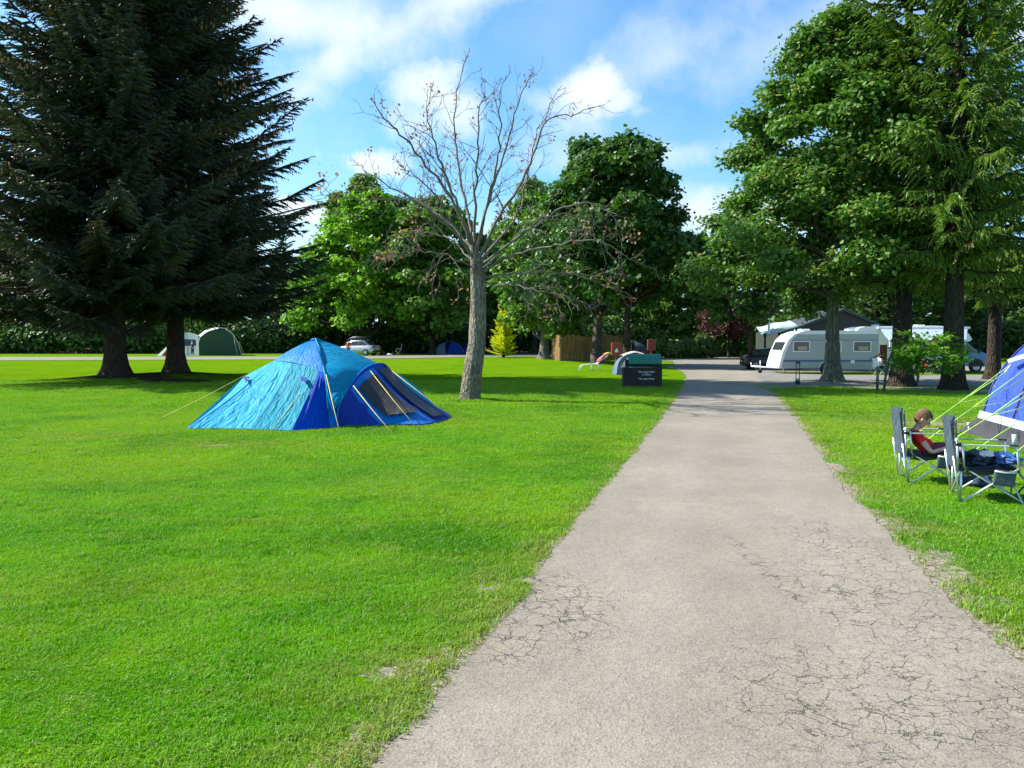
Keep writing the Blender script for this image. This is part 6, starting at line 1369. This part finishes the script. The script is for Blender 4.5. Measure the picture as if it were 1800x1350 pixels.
# ================================================================ barn behind
M['barn_wall'] = mk('dark_grey_cladding', (.055, .052, .050), .85, var=.2, stretch=(6, 1, 1)); M['barn_low'] = mk('dark_green_boards', (.020, .030, .020), .85); M['trim'] = mk('dark_green_trim', (.012, .055, .045), .5); M['canopy'] = mk('pale_green_sheet', (.38, .50, .46), .5, var=.12)
M['barn_roof'] = mk('dark_roof', (.035, .045, .045), .7)
def barn():
    Y = 64.0; z = -.2; fx = lambda px: (px - 900) / FPX * Y; fz = lambda py: 1.6 + (600 - py) / FPX * Y - z
    x0 = fx(1480); r = empty('barn', (x0, Y, z), 0, 'dark gabled barn with green roof edge and pale green canopy behind the caravan', 'barn'); X = lambda px: fx(px) - x0
    g = [(X(1335), 0), (X(1335), fz(590)), (X(1395), fz(576)), (X(1480), fz(544)), (X(1562), fz(577)), (X(1590), fz(588)), (X(1590), 0)]
    b = MB(); b.prism([(X(1372), fz(584)), (X(1400), fz(577)), (X(1480), fz(546)), (X(1560), fz(579)), (X(1586), fz(590))], 0, .2); b.build('gable', M['barn_wall'], r)
    b = MB(); b.prism([(X(1368), 0), (X(1368), fz(584)), (X(1400), fz(577)), (X(1560), fz(579)), (X(1586), fz(590)), (X(1586), 0)], .2, 6); b.build('wall', M['barn_low'], r)
    for a, c in (((1370, 585), (1400, 577)), ((1400, 577), (1480, 545)), ((1480, 545), (1562, 579)), ((1562, 579), (1592, 592))):
        p0, p1 = Vector((X(a[0]), 0, fz(a[1]))), Vector((X(c[0]), 0, fz(c[1]))); d = (p1 - p0).normalized(); n = Vector((-d.z, 0, d.x)) * .09
        b = MB(); b.add([p0 - n + Vector((0, -.25, 0)), p1 - n + Vector((0, -.25, 0)), p1 + n + Vector((0, -.25, 0)), p0 + n + Vector((0, -.25, 0)), p0 - n + Vector((0, -.17, 0)), p1 - n + Vector((0, -.17, 0)), p1 + n + Vector((0, -.17, 0)), p0 + n + Vector((0, -.17, 0))], [(0, 1, 2, 3), (4, 5, 6, 7), (0, 1, 5, 4), (2, 3, 7, 6), (0, 3, 7, 4), (1, 2, 6, 5)]); b.build('roof_edge', M['trim'], r)
        b = MB(); m_ = n * .6; b.add([p0 + n * 1.02 + Vector((0, -.17, 0)), p1 + n * 1.02 + Vector((0, -.17, 0)), p1 + n * 1.02 + Vector((0, 6, 0)), p0 + n * 1.02 + Vector((0, 6, 0)), p0 + m_ * .1 + Vector((0, -.165, 0)), p1 + m_ * .1 + Vector((0, -.165, 0)), p1 + m_ * .1 + Vector((0, 6, 0)), p0 + m_ * .1 + Vector((0, 6, 0))], [(0, 1, 2, 3), (4, 5, 6, 7), (0, 1, 5, 4), (2, 3, 7, 6), (0, 3, 7, 4), (1, 2, 6, 5)]); b.build('roof', M['barn_roof'], r)
    V = []; F = []; n = 40
    for i in range(n + 1):
        t_ = i / n; px = 1326 + 58 * t_; zt = fz(575 - 12 * t_ + 1.2 * math.sin(t_ * 9)); zl = fz(592 - 20 * t_ + 1.5 * math.sin(t_ * 8 + 1)); V += [(X(px), -.4, zt), (X(px), -2.3, zl)]
    for i in range(n): F.append((2 * i, 2 * i + 2, 2 * i + 3, 2 * i + 1))
    b = MB(); b.add(V, F, True); o = b.build('canopy', M['canopy'], r); sd = o.modifiers.new('s', 'SOLIDIFY'); sd.thickness = .04
    b = MB(); b.box((X(1334), -2.35, fz(577)), (.14, .1, .9)); b.build('canopy_post', M['cvw'], r)
    b = MB(); b.box((X(1328), -2.3, fz(620)), (.14, .14, 3.0)); b.build('support_post', M['barn_low'], r)
barn()
# ================================================================ small camp furniture far off
def folding_chair(c, rz, mat, label, s_=1.0, name='folding_chair', group=None):
    r = empty(name, c, rz, label, 'camping chair', group); r.scale = (s_,) * 3
    for y in (-.25, .25):
        b = MB(); b.tube([(-.2, y, 0), (.25, y, .45)], .013, 6); b.tube([(.25, y, 0), (-.25, y, .5), (-.32, y, 1.05)], .013, 6); b.build('side_frame', M['steel_w'], r); b = MB(); b.box((0, y, .62), (.45, .04, .025)); b.build('armrest', M['steel_w'], r)
    q = Cloth((0, 0, 0)); q.patch([Vector((-.25, -.25, .45)), Vector((-.25, .25, .45))], [Vector((.24, -.25, .45)), Vector((.24, .25, .45))], 0, 6, 6, sag=.03); q.build('seat', [mat], r)
    q = Cloth((0, 0, 0)); q.patch([Vector((-.33, -.25, 1.08)), Vector((-.33, .25, 1.08))], [Vector((-.25, -.25, .48)), Vector((-.25, .25, .48))], 0, 6, 6, sag=.02); q.build('backrest', [mat], r); return r
folding_chair(on(P(700, 600, 77.5).x, 77.5), R(185), M['f_slate'], 'blue folding chair standing alone right of the silver car', 1.0)
crumple('blanket', on(P(676, 600, 77).x, 77) + Vector((0, 0, .08)), (.55, .4, .14), M['navy'], 2, 'dark blue blanket on the grass between silver car and blue chair', 'blanket')
crumple('bag', on(P(684, 600, 76.5).x, 76.5) + Vector((0, 0, .07)), (.28, .2, .12), M['whitecloth'], 4, 'white bag on the grass beside the dark blue blanket', 'bag')
def lounger():
    a = G(1018, 651); r = empty('sun_lounger', a, R(4), 'white sun lounger with pink towel and yellow cushion on the lawn before the fence', 'sun lounger')
    b = MB(); 
    for y in (-.28, .28): b.tube([(.0, y, .0), (.12, y, .28), (.22, y, .30), (.95, y, .36), (1.55, y, .82)], .022, 6)
    b.build('frame', M['white'], r)
    for x in (.75, 1.1):
        b = MB(); 
        for y in (-.28, .28): b.tube([(x, y, .34), (x - .06 if x < 1 else x + .08, y, 0)], .018, 6)
        b.build('leg', M['white'], r)
    q = Cloth((0, 0, 0)); q.patch([Vector((.15, -.27, .31)), Vector((.15, .27, .31))], [Vector((.96, -.27, .38)), Vector((.96, .27, .38))], 0, 8, 8, sag=.03); q.build('seat', [M['f_cream']], r)
    q = Cloth((0, 0, 0)); q.patch([Vector((.96, -.27, .38)), Vector((.96, .27, .38))], [Vector((1.55, -.27, .84)), Vector((1.55, .27, .84))], 0, 8, 8, sag=.02); q.build('backrest', [M['f_cream']], r)
    o = crumple('towel', (0, 0, 0), (.34, .28, .085), M['pink'], 6, 'pink towel draped over the raised back of the white lounger', 'towel'); o.location = a + Vector((1.22, 0, .66)); o.rotation_euler = (0, -.62, 0)
    o = crumple('cushion', (0, 0, 0), (.20, .22, .07), M['yel'], 7, 'yellow cushion at the head end of the white lounger', 'cushion'); o.location = a + Vector((1.56, .1, .92)); o.rotation_euler = (0, -.2, 0)
M['pink'] = mk('pink_towelling', (.75, .20, .28), .9, bump=.4); M['yel'] = mk('yellow_cloth', (.75, .52, .16), .9)
lounger()
def table(c, label):
    r = empty('camp_table', c, 0, label, 'table'); b = MB(); b.box((0, 0, .66), (1.1, .6, .03), bev=.008); b.build('tabletop', M['cupm'], r)
    for s_ in (-1, 1):
        for t_ in (-1, 1): b = MB(); b.tube([(s_ * .45, t_ * .25, .65), (s_ * .5, t_ * .27, 0)], .014, 6); b.build('leg', M['steel_w'], r)
table(on(P(1652, 600, 46.8).x, 46.8), 'low camping table beneath the motorhome awning right of the red chair')
folding_chair(on(P(1634, 600, 46.6).x, 46.6), R(10), M['f_red'], 'small red folding chair beneath the motorhome awning', .75)
# far people
def person(c, rz, H_, top, legs, label, pose='stand', hairm='hair_dark'):
    k = H_ / 1.75
    if pose == 'stand':
        J = [((0, 0, .95), (.15, .10)), ((0, 0, 1.15), (.13, .095)), ((0, 0, 1.38), (.17, .10)), ((0, 0, 1.48), .06), ((.01, 0, 1.56), .055), ((0, -.20, 1.42), .05), ((.0, -.25, 1.14), .042), ((.12, -.22, .92), .033), ((0, .20, 1.42), .05), ((.0, .25, 1.14), .042), ((.12, .22, .92), .033),
             ((0, -.09, .88), .085), ((.02, -.10, .48), .058), ((0, -.11, .08), .038), ((.14, -.12, .04), .035), ((0, .09, .88), .085), ((.02, .10, .48), .058), ((0, .11, .08), .038), ((.14, .12, .04), .035)]
        hz = (.02, 0, 1.66)
    else:
        J = [((0, 0, .50), (.16, .11)), ((-.03, 0, .68), (.14, .10)), ((-.05, 0, .92), (.17, .10)), ((-.04, 0, 1.01), .06), ((-.02, 0, 1.09), .055), ((-.05, -.20, .95), .05), ((0, -.25, .70), .042), ((.22, -.20, .62), .033), ((-.05, .20, .95), .05), ((0, .25, .70), .042), ((.22, .20, .62), .033),
             ((.08, -.09, .49), .085), ((.44, -.11, .50), .06), ((.46, -.11, .10), .038), ((.60, -.12, .04), .035), ((.08, .09, .49), .085), ((.44, .11, .50), .06), ((.46, .11, .10), .038), ((.60, .12, .04), .035)]
        hz = (.0, 0, 1.20)
    J = [(tuple(a * k for a in p), (tuple(x * k for x in r_) if isinstance(r_, tuple) else r_ * k)) for p, r_ in J]
    E = [(0, 1), (1, 2), (2, 3), (3, 4), (3, 5), (5, 6), (6, 7), (3, 8), (8, 9), (9, 10), (0, 11), (11, 12), (12, 13), (13, 14), (0, 15), (15, 16), (16, 17), (17, 18)]
    body = skin_obj('person', J, E, M['skin'], sub=1); body.location = c; body.rotation_euler.z = rz; tag(body, label, 'person')
    hc = Vector(hz) * k; b = MB(); head(b, hc, k * 1.05, Matrix.Identity(3), None, None); hd = b.build('h', M['skin'])
    hs = [hand(J[7][0], (.6, 0, -.8), (0, -1, 0), k, .3, 1).build('a', M['skin']), hand(J[10][0], (.6, 0, -.8), (0, 1, 0), k, .3, 1).build('b', M['skin'])]; join_into(body, [hd] + hs)
    b = MB(); b.ell(hc + Vector((-.018, 0, .028)) * k, (.093 * k, .082 * k, .098 * k), 14, 8); b.build('hair', M[hairm], body)
    g_ = lambda i, e: (J[i][0], (tuple(x + e for x in J[i][1]) if isinstance(J[i][1], tuple) else J[i][1] + e))
    mid = lambda a, b_, t_: tuple(x + (y - x) * t_ for x, y in zip(J[a][0], J[b_][0]))
    skin_obj('shirt', [g_(0, .012), g_(1, .02), g_(2, .02), g_(3, .012), g_(5, .02), (mid(5, 6, .6), .06 * k), g_(8, .02), (mid(8, 9, .6), .06 * k)], [(0, 1), (1, 2), (2, 3), (3, 4), (4, 5), (3, 6), (6, 7)], top, body, 1)
    skin_obj('trousers', [g_(0, .02), g_(11, .018), g_(12, .02), (mid(12, 13, .8), .055 * k), g_(15, .018), g_(16, .02), (mid(16, 17, .8), .055 * k)], [(0, 1), (1, 2), (2, 3), (0, 4), (4, 5), (5, 6)], legs, body, 1)
    return body
person(on(P(612, 600, 74.5).x, 74.5), R(70), 1.45, M['tee_red'], M['navy'], 'person in a red top standing beside the silver car, half hidden by the dome tent')
person(on(P(338, 600, 75.2).x, 75.2), R(-100), 1.35, M['navy'], M['navy'], 'person in dark clothes standing at the pale awning of the green tent')
sc_ = on(P(1546, 600, 45.2).x, 45.2)
folding_chair(sc_, R(20), M['f_slate'], 'folding chair under the person in white beside the caravan tail', .85)
person(sc_ + Vector((0, 0, -.02)), R(20), 1.6, M['whitecloth'], M['navy'], 'person in a white top sitting in a folding chair at the caravan tail', 'sit')
